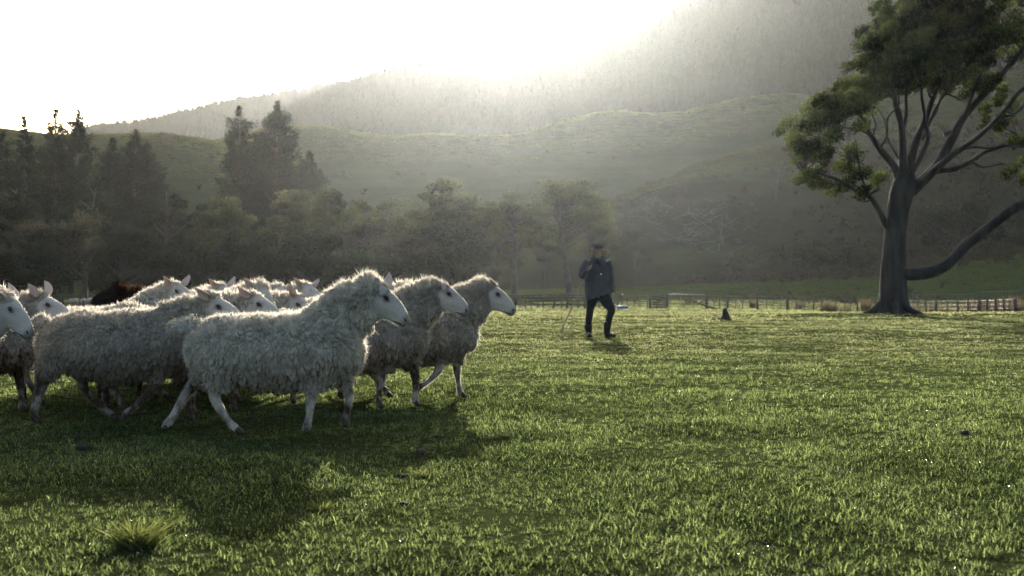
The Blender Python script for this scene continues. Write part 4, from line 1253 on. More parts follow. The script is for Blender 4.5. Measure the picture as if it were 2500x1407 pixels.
S("leading sheep, nearest and largest, clean grey white fleece, hind leg stretched back", 676, 8.85, LEGS_A, poll=(.60, .865), pitch=37, dirt=.10, legdirt=.46, nlocks=62000, seed=1, neckup=.010, ears=((-32, 14), (20, 55)), lockw=.0044, mane=1.1)
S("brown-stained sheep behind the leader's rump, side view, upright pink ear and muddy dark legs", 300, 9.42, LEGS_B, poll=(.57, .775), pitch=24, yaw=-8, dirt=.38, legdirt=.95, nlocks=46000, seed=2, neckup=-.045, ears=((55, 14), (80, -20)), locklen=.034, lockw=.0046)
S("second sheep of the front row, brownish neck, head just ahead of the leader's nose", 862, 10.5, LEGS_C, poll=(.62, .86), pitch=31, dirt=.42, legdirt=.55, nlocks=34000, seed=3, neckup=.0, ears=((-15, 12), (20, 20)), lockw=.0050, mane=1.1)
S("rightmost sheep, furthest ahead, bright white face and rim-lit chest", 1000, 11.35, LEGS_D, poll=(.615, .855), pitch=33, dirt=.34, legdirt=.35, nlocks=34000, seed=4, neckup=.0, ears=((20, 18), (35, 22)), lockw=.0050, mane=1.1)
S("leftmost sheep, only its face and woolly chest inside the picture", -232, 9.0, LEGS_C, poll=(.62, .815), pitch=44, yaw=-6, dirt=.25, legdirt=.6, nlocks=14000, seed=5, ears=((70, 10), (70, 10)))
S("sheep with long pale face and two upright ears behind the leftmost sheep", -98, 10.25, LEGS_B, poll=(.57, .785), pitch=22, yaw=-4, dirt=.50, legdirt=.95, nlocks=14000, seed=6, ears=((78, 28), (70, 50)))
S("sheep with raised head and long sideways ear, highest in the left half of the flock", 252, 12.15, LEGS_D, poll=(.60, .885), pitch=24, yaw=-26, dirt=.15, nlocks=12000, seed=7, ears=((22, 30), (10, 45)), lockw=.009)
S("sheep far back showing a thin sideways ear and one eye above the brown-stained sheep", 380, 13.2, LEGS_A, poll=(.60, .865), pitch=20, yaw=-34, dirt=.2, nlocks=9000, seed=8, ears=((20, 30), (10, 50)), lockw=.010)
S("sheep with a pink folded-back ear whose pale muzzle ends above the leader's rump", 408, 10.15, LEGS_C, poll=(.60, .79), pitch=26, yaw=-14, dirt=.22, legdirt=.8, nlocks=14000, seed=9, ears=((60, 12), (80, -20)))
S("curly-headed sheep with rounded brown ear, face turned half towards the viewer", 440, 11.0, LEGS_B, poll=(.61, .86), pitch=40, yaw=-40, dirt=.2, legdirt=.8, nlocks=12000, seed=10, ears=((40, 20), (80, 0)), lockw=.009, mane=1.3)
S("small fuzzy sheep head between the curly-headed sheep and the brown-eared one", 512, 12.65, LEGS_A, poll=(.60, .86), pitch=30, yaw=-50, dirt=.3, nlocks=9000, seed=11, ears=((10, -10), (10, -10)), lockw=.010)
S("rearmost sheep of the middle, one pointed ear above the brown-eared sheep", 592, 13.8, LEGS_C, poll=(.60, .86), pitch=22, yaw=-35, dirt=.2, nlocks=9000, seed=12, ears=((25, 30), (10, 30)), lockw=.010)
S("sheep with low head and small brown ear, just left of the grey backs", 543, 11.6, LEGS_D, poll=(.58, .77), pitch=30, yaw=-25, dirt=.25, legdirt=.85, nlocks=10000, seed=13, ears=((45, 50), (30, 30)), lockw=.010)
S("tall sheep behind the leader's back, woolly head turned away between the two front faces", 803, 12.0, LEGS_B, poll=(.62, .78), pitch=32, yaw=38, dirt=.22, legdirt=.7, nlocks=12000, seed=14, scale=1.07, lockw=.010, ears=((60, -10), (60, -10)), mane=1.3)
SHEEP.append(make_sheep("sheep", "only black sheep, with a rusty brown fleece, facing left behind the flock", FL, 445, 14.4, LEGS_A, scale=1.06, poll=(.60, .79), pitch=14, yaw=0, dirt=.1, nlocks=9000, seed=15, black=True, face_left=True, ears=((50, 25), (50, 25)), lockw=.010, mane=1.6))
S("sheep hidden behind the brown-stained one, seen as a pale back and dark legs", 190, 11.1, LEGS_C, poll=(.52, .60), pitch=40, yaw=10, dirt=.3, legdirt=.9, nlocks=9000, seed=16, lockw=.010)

# small sheep grazing far off by the left fence
far0 = make_sheep("sheep", "x", None, 183, 112, LEGS_C, poll=(.60, .62), pitch=50, dirt=.25, nlocks=1500, seed=30, voxel=.03, lockw=.03, locklen=.05)
far_spots = [(180, 108, 1.35, 1.0), (204, 110, 1.75, .95), (224, 109, 1.2, 1.02), (240, 113, 1.9, .9), (256, 109, 1.5, .95), (290, 113, .9, .9)]
far_lab = ["tiny distant grazing sheep nearest the left edge, by the far fence", "second tiny distant sheep from the left edge, by the far fence",
           "third tiny distant sheep from the left edge, by the far fence", "fourth tiny distant sheep from the left edge, by the far fence",
           "fifth tiny distant sheep, last before the black sheep's head", "tiny distant sheep just behind the black sheep's ears"]
for i, (px, d, rz, sc) in enumerate(far_spots):
    if i == 0: r = far0
    else:
        r = far0.copy(); COL.objects.link(r)
        for ch in list(far0.children):
            c = ch.copy(); COL.objects.link(c); c.parent = r
    x = WX(px, d); r.location = (x, d, float(ground_z(x, d))); r.rotation_euler = (0, 0, rz); r.scale = (sc * .9,) * 3
    tag(r, far_lab[i], "sheep", "tiny sheep grazing by the far fence")
# ------------------------------------------------------------------ the farmer
def cloth_mat(name, c1, c2, rough=0.85, bump=.3):
    return solid_mat(name, c1, c2, 7, rough, bump, 25)
M_jacket = cloth_mat("slate_blue_cloth", (0.036, 0.038, 0.040), (0.060, 0.062, 0.065))
M_jdark = cloth_mat("dark_lining", (0.012, 0.014, 0.018), (0.020, 0.022, 0.028))
M_trou = cloth_mat("black_leggings", (0.008, 0.009, 0.010), (0.016, 0.017, 0.019))
M_boot = solid_mat("black_rubber", (0.010, 0.010, 0.010), (0.020, 0.020, 0.020), rough=.4)
M_cap = cloth_mat("black_cap_cloth", (0.010, 0.011, 0.013), (0.020, 0.022, 0.025))
M_skin = solid_mat("human_skin", (0.26, 0.16, 0.125), (0.34, 0.215, 0.17), 12, .6)
M_hair = leaf_mat("golden_hair", (0.28, 0.21, 0.13), (0.60, 0.50, 0.35), 0.5)
M_stick = solid_mat("pale_metal_rod", (0.07, 0.065, 0.06), (0.12, 0.11, 0.10), 10, .4, metal=.3)
M_white = solid_mat("white_mark", (0.7, 0.7, 0.7), rough=.7)
M_red = solid_mat("red_mark", (0.16, 0.03, 0.025), rough=.7)

def remesh_obj(name, parts, voxel, mats, parent, it=2, fac=.5):
    V, Nn, Q, T = remesh(parts, voxel, it, fac)
    o = link_mesh(name, raw_mesh(name, V, Q, T, mats, True, None, None, {"tone": np.full(len(V), .5)}), parent)
    return o

def farmer():
    D = 26.2
    x0 = WX(1460, D); z0 = float(ground_z(x0, D))
    root = empty("person", (x0, D, z0))
    def C(cx, cy, y=0.0):
        return np.array([(cx / 4.397 + 1330 - 1460) / 133.0, y, (827 - (cy / 4.397 + 560)) / 133.0])
    # ---- body, one surface
    yaw = math.radians(-38)      # looking over to the flock
    Rz = rot_z(yaw)
    hc = C(572, 232)
    def hp(v): return np.asarray(v) @ (rot_z(yaw)).T + hc      # head frame: face towards -y
    parts = []
    def E(c, r):
        V, Q, T = ellipsoid((0, 0, 0), r, 12, 18); return (V @ Rz.T + hp(c), Q, T)
    parts += [E((0, .010, .025), (.074, .092, .092)), E((0, -.018, -.035), (.058, .070, .070)), E((0, -.058, -.082), (.026, .024, .022)), E((0, -.052, .0), (.055, .035, .05)),
              E((.074, .012, -.01), (.010, .018, .030)), E((-.074, .012, -.01), (.010, .018, .030)), E((0, -.078, -.052), (.022, .014, .012))]
    V, Q, T = tube([(0, -.082, .018), (0, -.098, -.010), (0, -.102, -.026), (0, -.088, -.034)], [.009, .012, .014, .010], 8, 2); parts.append((V @ Rz.T + hc, Q, T))
    neck0, neck1 = C(572, 330, .02), hp((0, .02, -.06))
    parts.append(tube([neck0 - (0, 0, .06), neck0, neck1], [.065, .055, .052], 12, 2))
    parts.append(tube([C(575, 740), C(572, 640), C(570, 500), C(568, 400), C(570, 340)], [(.15, .10), (.13, .095), (.15, .10), (.165, .10), (.09, .07)], 16, 2, up=(0, 1, 0)))
    armR = [C(462, 345, 0), C(432, 420, -.02), C(408, 492, -.06), C(440, 455, -.17), C(468, 428, -.22)]
    armL = [C(662, 352, 0), C(690, 440, .01), C(700, 530, .0), C(712, 620, -.03), C(724, 692, -.05)]
    parts.append(tube(armR, [.052, .046, .038, .030, .026], 12, 2)); parts.append(tube(armL, [.052, .046, .040, .032, .025], 12, 2))
    legR = [C(515, 720, 0), C(492, 800, -.01), C(480, 880, -.02), C(470, 980, .0), C(468, 1130, .02)]
    legL = [C(628, 725, 0), C(672, 800, -.05), C(708, 862, -.09), C(692, 950, -.03), C(672, 1110, .03)]
    parts.append(tube(legR, [.085, .072, .055, .048, .035], 12, 2)); parts.append(tube(legL, [.085, .074, .056, .050, .035], 12, 2))
    # right hand closed round the stick, left hand hanging half open
    h = C(475, 420, -.235)
    grip0, grip1 = C(488, 395, -.25), C(167, 1108, -.10)
    gd = (grip1 - grip0) / np.linalg.norm(grip1 - grip0)
    parts.append(tube([armR[-1], h + (-.012, .018, -.012), h + (.005, .012, .01)], [(.022, .028), (.036, .024), (.036, .022)], 10, 2))
    palm = h + np.array([.0, .012, 0])
    for i in range(4):
        o = palm + gd * (-.030 + .0205 * i) + np.array([-.022, -.004, 0])
        l = [.0, .004, .002, -.003][i]
        parts.append(tube([o + (-.012, .010, 0), o + (-.010 - l, -.022, .004), o + (.020, -.032 - l, .006), o + (.038, -.014, .004), o + (.034, .004, .0)], [.0105, .0105, .010, .009, .0075], 8, 2))
    parts.append(tube([palm + gd * -.02 + (.012, .0, .0), palm + gd * -.045 + (.020, -.020, 0), palm + gd * -.040 + (.004, -.038, .0), palm + gd * -.03 + (-.012, -.042, 0)], [.013, .012, .011, .008], 8, 2))
    hl = armL[-1]
    parts.append(tube([hl, hl + (.006, -.004, -.04), hl + (.010, -.008, -.085)], [(.020, .026), (.024, .038), (.020, .036)], 10, 2, up=(1, 0, 0)))
    for i in range(4):
        a = hl + np.array([.012, .020 - .0185 * i - .006, -.088]); L = [.060, .074, .078, .068][3 - i]
        parts.append(tube([a, a + (.006, 0, -L * .45), a + (-.004, 0, -L * .8), a + (-.014, 0, -L)], [.0098, .0095, .0088, .007], 8, 2))
    parts.append(tube([hl + (.0, -.034, -.035), hl + (-.006, -.056, -.065), hl + (-.010, -.060, -.098)], [.012, .011, .008], 8, 2))
    remesh_obj("body", parts, .0085, [M_skin], root, 2, .4)
    # ---- face details
    b = Buf()
    for s in (-1, 1):
        V, Q, T = ellipsoid((s * .031, -.086, .012), (.012, .006, .0055), 6, 10); b.add(V @ Rz.T + hc, Q, T)
        V, Q, T = tube([(s * .016, -.090, .028), (s * .032, -.092, .033), (s * .048, -.080, .028)], [.003, .004, .002], 6, 2); b.add(V @ Rz.T + hc, Q, T)
    b.build("eyes", [M_eye], root)
    b = Buf(); V, Q, T = tube([(-.022, -.088, -.053), (0, -.097, -.051), (.022, -.088, -.053)], [.002, .0045, .002], 6, 3); b.add(V @ Rz.T + hc, Q, T); b.build("mouth", [M_red], root)
    # ---- jacket
    jp = [tube([C(572, 312, .01), C(570, 345, .01), C(566, 400, 0), C(566, 470, 0), C(568, 560, 0), C(574, 650, 0), C(580, 700, 0), C(584, 728, 0)],
               [(.085, .075), (.180, .100), (.232, .135), (.235, .150), (.240, .155), (.250, .16), (.262, .165), (.258, .165)], 24, 3, up=(0, 1, 0), rough=(.035, .12), seed=4)]
    jp.append(tube([C(470, 345, 0), C(430, 400, -.01), C(402, 470, -.045), C(408, 508, -.085), C(432, 478, -.15), C(456, 446, -.205)], [.085, .082, .078, .072, .060, .046], 14, 3, rough=(.09, .08), seed=2))
    jp.append(tube([C(655, 352, 0), C(690, 430, .01), C(704, 530, .0), C(716, 620, -.03), C(727, 690, -.05)], [.085, .080, .072, .062, .050], 14, 3, rough=(.09, .08), seed=7))
    Vj, Nj, Qj, Tj = remesh(jp, .011, 2, .4)
    fold = fbm(Vj[:, 0] / .07, Vj[:, 1] / .07, Vj[:, 2] / .16, 44, 3)
    Vj = Vj + Nj * (.012 * fold)[:, None]
    hem = C(584, 728)[2]
    # hem drops towards the left of the picture
    k = sstep(hem + .12, hem, Vj[:, 2]); Vj[:, 2] -= k * (Vj[:, 0] - .02) * -.16 * 1.0
    link_mesh("jacket", raw_mesh("jacket", Vj, Qj, Tj, [M_jacket], True, None, None, {"tone": np.full(len(Vj), .5)}), root)
    # collar and hood lying on the shoulders, open front showing the dark lining
    cpts = [C(535, 322, -.07), C(505, 308, .0), C(520, 296, .09), C(572, 290, .125), C(625, 302, .09), C(640, 322, .0), C(612, 345, -.085)]
    remesh_obj("collar", [tube(cpts, [.018, .030, .036, .036, .032, .026, .016], 10, 3, rough=(.15, .05), seed=9)], .009, [M_jacket], root)
    b = Buf(); b.add(*tube([C(548, 330, -.108), C(565, 352, -.136), C(590, 384, -.160), C(592, 412, -.166)], [(.034, .010), (.038, .012), (.020, .010), (.006, .006)], 10, 3, up=(0, 1, 0))); b.build("shirt", [M_jdark], root)
    b = Buf(); b.add(*tube([C(512, 312, -.10), C(540, 360, -.150), C(585, 400, -.166), C(592, 436, -.168)], [.005, .006, .006, .005], 6, 3)); b.build("zip", [M_jdark], root)
    b = Buf(); b.add(*tube([C(540, 462, -.164), C(590, 467, -.170), C(645, 476, -.160)], [.005, .007, .005], 6, 3)); b.build("pocket", [M_jdark], root)
    b = Buf(); c = C(598, 486, -.172); b.add([c + (-.020, 0, -.014), c + (.020, 0, -.014), c + (0, 0, .022), c + (-.020, .008, -.014), c + (.020, .008, -.014), c + (0, .008, .022)], [[0, 1, 4, 3], [1, 2, 5, 4], [2, 0, 3, 5]], [[0, 2, 1], [3, 4, 5]]); b.build("logo", [M_white], root, False)
    b = Buf(); b.add(*box(C(588, 425, -.172), (.028, .008, .05))); b.build("badge", [M_red], root, False)
    # ---- legs and boots
    remesh_obj("leggings", [tube([C(520, 715, 0), C(500, 790, -.01), C(484, 880, -.02), C(472, 980, .0), C(466, 1070, .01)], [.115, .098, .070, .062, .052], 16, 3, rough=(.04, .1)),
                            tube([C(622, 715, 0), C(668, 795, -.05), C(712, 868, -.09), C(692, 950, -.03), C(676, 1040, .02)], [.118, .104, .074, .064, .055], 16, 3, rough=(.04, .1)),
                            tube([C(560, 690, 0), C(575, 735, 0)], [(.17, .12), (.13, .10)], 14, 2, up=(0, 1, 0))], .012, [M_trou], root)
    gz = -.0
    def boot(ptop, pank, toe, name="boot"):
        a = np.array(ptop); c = np.array(pank); t = np.array(toe)
        heel = c + (c - t) * np.array([.22, .22, 0]); heel[2] = .03
        remesh_obj(name, [tube([a, (a + c) / 2, c, c - (0, 0, .04)], [(.078), (.070), (.058), (.058)], 14, 3),
                          tube([heel, c * .6 + t * .4 + (0, 0, -c[2] * .6 - t[2] * .4 + .052), t * .8 + c * .2 + (0, 0, -c[2] * .2 - t[2] * .8 + .045), t + (0, 0, -t[2] + .034)], [(.040, .034), (.046, .046), (.050, .040), (.032, .026)], 14, 3),
                          ], .009, [M_boot], root)
        b = Buf(); b.add(*tube([a + (0, 0, .004), a - (0, 0, .012)], [.082, .082], 16)); b.build("boot_rim", [M_bark], root)
    boot(C(466, 1035, .01), (C(470, 1140, .02)[0], .02, .10), (C(480, 1168)[0], -.15, .03))
    boot(C(676, 1000, .02), (C(668, 1120, .03)[0], .03, .10), (C(762, 1150)[0], -.02, .03))
    # ---- cap with its peak, hair
    b = Buf()
    V, Q, T = ellipsoid((0, 0, 0), (.086, .105, .085), 12, 22)
    V[:, 2] = np.maximum(V[:, 2], -.012)
    b.add((V + (0, .012, .048)) @ Rz.T + hc, Q, T)
    nu, nv = 9, 7; pk = []
    for s_ in (0, 1):
        for i in range(nu):
            for j in range(nv):
                a = (i / (nu - 1) - .5) * 2.2; r = j / (nv - 1)
                x = math.sin(a) * (.084 + .0 * r) * (1 - .15 * r); y = -.075 * math.cos(a) * 1 - r * .085 * math.cos(a * .9)
                pk.append((x, y, .048 - .018 * r - .10 * x * x / .03 * .35 - .006 * s_))
    q = grid_quads(nu, nv)
    b.add(np.array(pk) @ Rz.T + hc, np.vstack([q, q[:, ::-1] + nu * nv]))
    b.build("cap", [M_cap], root)
    rng = np.random.default_rng(3); b = Buf()
    bun = C(645, 258, .05)
    for i in range(420):
        st = hp(np.array([.060, .050, .005]) + rng.normal(0, .014, 3)) if rng.uniform() < 2 else hp(np.array([-.070, -.01, .0]) + rng.normal(0, .012, 3))
        left = st[0] < hc[0]
        e = (bun + rng.normal(0, .020, 3)) if not left else hp(np.array([-.088, -.02, -.05]) + rng.normal(0, .015, 3))
        m = (st + e) / 2 + rng.normal(0, .015, 3) + (0, 0, .012)
        V, Q, T = tube([st, m, e, e + rng.normal(0, .014, 3) + (0, 0, -.012)], [.0035, .004, .003, .001], 3, 2, cap=False); b.add(V, Q, None, rng.uniform(.2, 1))
    V, Q, T = ellipsoid(bun - (.014, 0, 0), (.030, .030, .034), 8, 12); b.add(V, Q, T, .3)
    b.build("hair", [M_hair], root)
    tag(root, "farmer in a baggy slate blue jacket, black leggings, boots and cap, holding a crook", "person")
    # ---- shepherd's crook held in the closed hand
    st = empty("shepherds_crook", (x0, D, z0))
    b = Buf()
    pts = [grip0 - gd * .03, grip0, grip0 + gd * .5, grip0 + gd * 1.0, C(172, 1085, -.10), C(163, 1108, -.10), C(176, 1115, -.10), C(196, 1080, -.08), C(215, 1058, -.07), C(240, 1066, -.07), C(268, 1062, -.07), C(284, 1035, -.07), C(303, 1016, -.07)]
    b.add(*tube(pts, [.014, .014, .014, .013, .013, .011, .011, .011, .011, .011, .011, .010, .010], 8, 4))
    b.build("rod", [M_stick], st)
    b = Buf(); b.add(*tube([C(298, 1022, -.07), C(305, 1012, -.07)], [.014, .012], 8)); b.build("tip", [M_boot], st)
    tag(st, "long thin pale crook with a wavy hooked end, held by the farmer, reaching the grass", "crook")
farmer()

# ------------------------------------------------------------------ fences
M_post = solid_mat("weathered_posts", (0.045, 0.040, 0.035), (0.10, 0.088, 0.075), 4, .9, .4, 20)
M_wire = solid_mat("fence_wire", (0.10, 0.10, 0.10), (0.14, 0.14, 0.14), rough=.5, metal=.5)
M_pipe = solid_mat("galvanised_pipe", (0.20, 0.20, 0.20), (0.28, 0.28, 0.28), rough=.5, metal=.6)
M_blue = solid_mat("blue_plastic", (0.06, 0.10, 0.28), (0.08, 0.13, 0.34), rough=.5)

def post_mesh(h, w, rng, lean=0.03):
    b = Buf(); l = rng.normal(0, lean, 2)
    b.add(*tube([(0, 0, -.3), (l[0] * .5, l[1] * .5, h * .5), (l[0], l[1], h)], [w / 2, w / 2 * .95, w / 2 * .9], 7, 1, rough=(.08, .3), seed=rng.integers(50)))
    return b.mesh("post", [M_post])

def fence(name, label, pts, posts, h=1.0, wires=4, wcat="fence", mat=None, rails=()):
    """pts: (px, d) polyline; posts: (px, thickness[, height factor, lean])"""
    rng = np.random.default_rng(int(posts[0][0]) + 5)
    px = np.array([p[0] for p in pts], float); dd = np.array([p[1] for p in pts], float)
    def at(q):
        d = float(np.interp(q, px, dd)); x = WX(q, d); return x, d, float(land_z(x, d))
    o = at(posts[0][0])
    root = empty(name, o)
    pm = {}
    for p in posts:
        x, d, z = at(p[0])
        key = (round(p[1], 3), rng.integers(3), p[2] if len(p) > 2 else 1)
        if key not in pm: pm[key] = post_mesh(h * key[2], p[1], rng)
        q = link_mesh("post" if p[1] > .08 else "batten", pm[key], root)
        q.location = (x - o[0], d - o[1], z - o[2])
        q.rotation_euler = (rng.normal(0, .02), (p[3] if len(p) > 3 else rng.normal(0, .03)), rng.uniform(0, 6))
    q = np.linspace(px[0], px[-1], max(3, int(abs(px[-1] - px[0]) / 18)))
    L = np.array([at(v) for v in q]) - np.array(o)
    for k in range(wires):
        b = Buf(); b.add(*tube(L + (0, 0, h * (.2 + .72 * k / max(1, wires - 1))), np.full(len(L), .010), 4)); b.build("wire", [M_wire], root)
    for f in rails:
        b = Buf(); b.add(*tube(L + (0, 0, h * f), np.tile([(.02, .055)], (len(L), 1)), 4)); b.build("rail", [M_post], root)
    tag(root, label, wcat)
    return root

rr = np.random.default_rng(9)
fence("wire_fence", "distant dark post and wire fence behind the flock at the left", [(140, 108), (700, 104)], [(p, .13 if i % 3 == 0 else .07) for i, p in enumerate(range(150, 700, 27))], 1.05)
fence("rail_fence", "wooden rail pen fence between the rightmost sheep and the farmer", [(1150, 101), (1448, 99)],
      [t for t in ((1156, .1), (1176, .07), (1196, .1), (1216, .07), (1236, .07), (1257, .2), (1269, .07), (1283, .1), (1297, .07), (1312, .07), (1326, .1), (1350, .16, 1.1, .3), (1370, .09), (1385, .13), (1411, .09), (1427, .16), (1444, .09))], 1.0, 0, rails=(.30, .55, .80, .97))
fence("wire_fence", "short wire fence between the farmer and the wooden gate", [(1448, 99), (1588, 101)], [(1462, .09), (1475, .12), (1509, .14, 1.1), (1532, .07), (1548, .07), (1562, .07), (1580, .10)], 1.0)
def gate():
    d = 99; x0, x1 = WX(1588, d), WX(1628, d); z = float(land_z(x0, d))
    root = empty("wooden_gate", (x0, d, z))
    for x, h in ((0, .95), (x1 - x0, 1.15)):
        q = link_mesh("post", post_mesh(h, .2, rr), root); q.location = (x, 0, 0)
    for k, f in enumerate((.12, .30, .48, .66, .84)):
        b = Buf(); b.add(*box(((x1 - x0) / 2, -.06, f), (x1 - x0 - .2, .04, .12), R=rot_y(.02 * (k - 2)))); b.build("rail", [M_post], root)
    b = Buf(); b.add(*box(((x1 - x0) / 2, -.10, .48), (.09, .04, .85), R=rot_y(.5))); b.build("brace", [M_post], root)
    tag(root, "small solid wooden rail gate panel right of the farmer", "gate")
    d = 99; x0, x1 = WX(1632, d), WX(1722, d); z = float(land_z(x0, d))
    root = empty("pipe_gate", (x0, d, z))
    b = Buf(); b.add(*tube([(0, 0, 1.0), (x1 - x0, 0, .97)], [.035, .035], 8)); b.build("top_rail", [M_pipe], root)
    b = Buf()
    for f in (.2, .4, .6, .8): b.add(*tube([(0, 0, f), (x1 - x0, 0, f)], [.012, .012], 5))
    for u in (0, .33, .66, 1): b.add(*tube([(u * (x1 - x0), 0, .15), (u * (x1 - x0), 0, .99)], [.016, .016], 5))
    b.build("bars", [M_wire], root)
    q = link_mesh("post", post_mesh(1.05, .14, rr), root); q.location = (x1 - x0 + .12, 0, 0)
    tag(root, "metal pipe gate with a pale top rail beside the wooden gate", "gate")
    # blue trough with white-topped pipe stand
    d = 96; x0 = WX(1519, d); z = float(land_z(x0, d)); root = empty("water_trough", (x0, d, z))
    b = Buf()
    b.add(*tube([(0, 0, .0), (0, 0, .06), (0, 0, .20), (0, 0, .24)], [(.30), (.34), (.40), (.40)], 18, 1, cap=True)); b.build("basin", [M_blue], root)
    tag(root, "low blue plastic trough on the grass just right of the farmer", "trough")
    x0 = WX(1518, 98); z = float(land_z(x0, 98)); root = empty("standpipe", (x0, 98, z))
    b = Buf(); b.add(*tube([(0, 0, -.2), (0, 0, .9), (.05, 0, .98)], [.05, .05, .04], 8, 2)); b.build("pipe", [M_post], root)
    b = Buf(); b.add(*ellipsoid((.04, 0, 1.0), (.06, .06, .05))); b.build("cap", [M_white], root)
    tag(root, "thin standpipe with a white cap behind the blue trough", "pipe")
gate()
fence("wire_fence", "long post and wire fence from the pipe gate to the big tree trunk", [(1722, 99), (1850, 96), (2150, 90)],
      [(1724, .15), (1743, .07), (1757, .10), (1776, .18), (1795, .07), (1813, .07), (1830, .07), (1850, .14, 1.5), (1871, .08), (1889, .07), (1906, .07), (1923, .20), (1944, .08), (1965, .07), (1986, .10), (2007, .16, .9), (2040, .07, 1.1), (2062, .08), (2076, .07), (2093, .13, 1.1, -.08), (2122, .10), (2140, .07)], 1.0)
fence("wire_fence", "post and wire fence right of the big trunk with rushes growing through", [(2205, 88), (2300, 84), (2500, 74)],
      [(2217, .09), (2240, .07, 1.3), (2262, .10), (2285, .20), (2314, .09), (2339, .10), (2364, .11), (2389, .24), (2412, .08), (2432, .09), (2452, .10), (2462, .09), (2480, .13), (2510, .1), (2540, .2)], .95)
fence("rail_fence", "low dark rail pen at the right edge below the rushes", [(2405, 72), (2492, 70)], [(2408, .09), (2430, .09), (2452, .09), (2479, .13)], .85, 0, rails=(.10,))
fence("wire_fence", "faint fence climbing the green slope at the right edge", [(2380, 132), (2440, 140), (2500, 150), (2600, 158)], [(p, .10) for p in range(2384, 2600, 9)], 1.1, 2)
fence("wire_fence", "faint back fence on the shaded flat behind the big trunk", [(2210, 118), (2380, 122)], [(p, .08) for p in range(2214, 2380, 14)], 1.1, 2)

# ------------------------------------------------------------------ rush tussocks
def tussock_mesh(seed, n=110, h=.85, w=.35, mat=M_rush, wid=.018, name="rush_tussock"):
    rng = np.random.default_rng(seed); b = Buf()
    for i in range(n):
        a = rng.uniform(0, 6.283); r = w * .35 * math.sqrt(rng.uniform()); hh = h * rng.uniform(.55, 1.1); sp = rng.uniform(.05, .55) * w
        p0 = np.array([math.cos(a) * r, math.sin(a) * r, -.03]); p2 = p0 + (math.cos(a) * sp, math.sin(a) * sp, hh); p1 = (p0 + p2) / 2 - (math.cos(a) * sp * .2, math.sin(a) * sp * .2, 0)
        s = rand_dirs(rng, 1)[0] * wid / 2
        b.add([p0 - s, p0 + s, p1 - s, p1 + s, p2], [[0, 1, 3, 2]], [[2, 3, 4]], rng.uniform(0, 1))
    return b.mesh(name, [mat], False)
RM = [tussock_mesh(600 + k, 150, h=(.8, .95, .7, 1.05)[k], w=(.5, .7, .8, .6)[k], wid=.03) for k in range(4)]
RUSH = [(2016, 92, 1), (2034, 91, .9), (2062, 89, .85), (2112, 89, 1.1), (2142, 88, 1.0), (2236, 86, .8), (2254, 92, .7), (2278, 90, .9), (2300, 85, .8), (2316, 92, .7), (2330, 84, .9),
        (2346, 88, .8), (2372, 92, 1.1), (2382, 84, 1.2), (2404, 95, 1.1), (2424, 82, 1.0), (2438, 90, 1.3), (2458, 78, .9), (2470, 96, 1.2), (2492, 76, .9), (2398, 104, 1.3), (2452, 106, 1.3), (2500, 104, 1.4), (1838, 97, .8), (2480, 112, 1.5), (1952, 108, .8)]
for i, (px, d, s) in enumerate(RUSH):
    x = WX(px, d)
    o = link_mesh("rush_tussock", RM[i % 4]); o.location = (x, d, float(land_z(x, d))); o.scale = (s * 1.1, s * 1.1, s); o.rotation_euler = (0, 0, i * 1.7)
    right = px > 2180
    same = sorted([r[0] for r in RUSH if (r[0] > 2180) == right], reverse=not right)
    word = "first second third fourth fifth sixth seventh eighth ninth tenth eleventh twelfth thirteenth fourteenth fifteenth sixteenth seventeenth eighteenth nineteenth twentieth".split()[same.index(px)]
    tag(o, "straw brown rush tussock, %s one counting %s from the big trunk" % (word, "right" if right else "left"), "rushes", "rush tussocks along the far wire fence")

# ------------------------------------------------------------------ stump, fallen branch, twig, dung, near tussocks
M_stump = solid_mat("charred_stump", (0.020, 0.015, 0.012), (0.055, 0.040, 0.032), 6, .95, .9, 14)
def stump():
    d = 43.0; x = WX(1771, d); z = float(ground_z(x, d)); root = empty("tree_stump", (x, d, z))
    b = Buf(); b.add(*tube([(0, 0, -.05), (0, 0, .03), (.0, 0, .14), (-.015, 0, .26), (-.01, 0, .35), (-.015, 0, .385)], [(.20), (.155), (.115), (.085), (.055), (.015)], 12, 3, rough=(.30, .09), seed=3)); b.build("stump", [M_stump], root)
    b = Buf(); rng = np.random.default_rng(4)
    for k in range(12):
        c = (rng.uniform(-.42, .16), rng.uniform(-.12, .12), .02); b.add(*tube([np.array(c) - (.07, 0, 0), c, np.array(c) + (.07, .02, 0)], [.01, rng.uniform(.03, .06), .01], 7, 2, rough=(.4, .04), seed=k))
    b.build("debris", [M_stump], root)
    tag(root, "dark pointed stump with crumbled wood at its foot, alone on the open pasture", "stump")
    d = 93; x = WX(1690, d); z = float(land_z(x, d)); root = empty("fallen_branch", (x, d, z)); b = Buf()
    b.add(*tube([(0, 0, .62), (.5, 0, .38), (.95, -.1, .22), (1.4, 0, .10), (1.9, 0, .0)], [.03, .05, .06, .07, .05], 7, 3, rough=(.2, .2)))
    b.add(*tube([(.5, 0, .38), (.8, .1, .62), (1.0, 0, .60)], [.04, .03, .01], 6, 2)); b.build("branch", [M_bark], root)
    tag(root, "bent bare branch lying at the foot of the fence near the pipe gate", "branch")
    d = 33.5; x = WX(2097, d); z = float(ground_z(x, d)); root = empty("dry_stalk", (x, d, z)); b = Buf()
    b.add(*tube([(0, 0, -.02), (.01, 0, .15), (.0, 0, .30)], [.006, .005, .003], 5, 2)); b.build("stem", [M_stump], root)
    tag(root, "thin upright dry stalk standing alone in the grass left of the big trunk's shadow", "stalk")
stump()

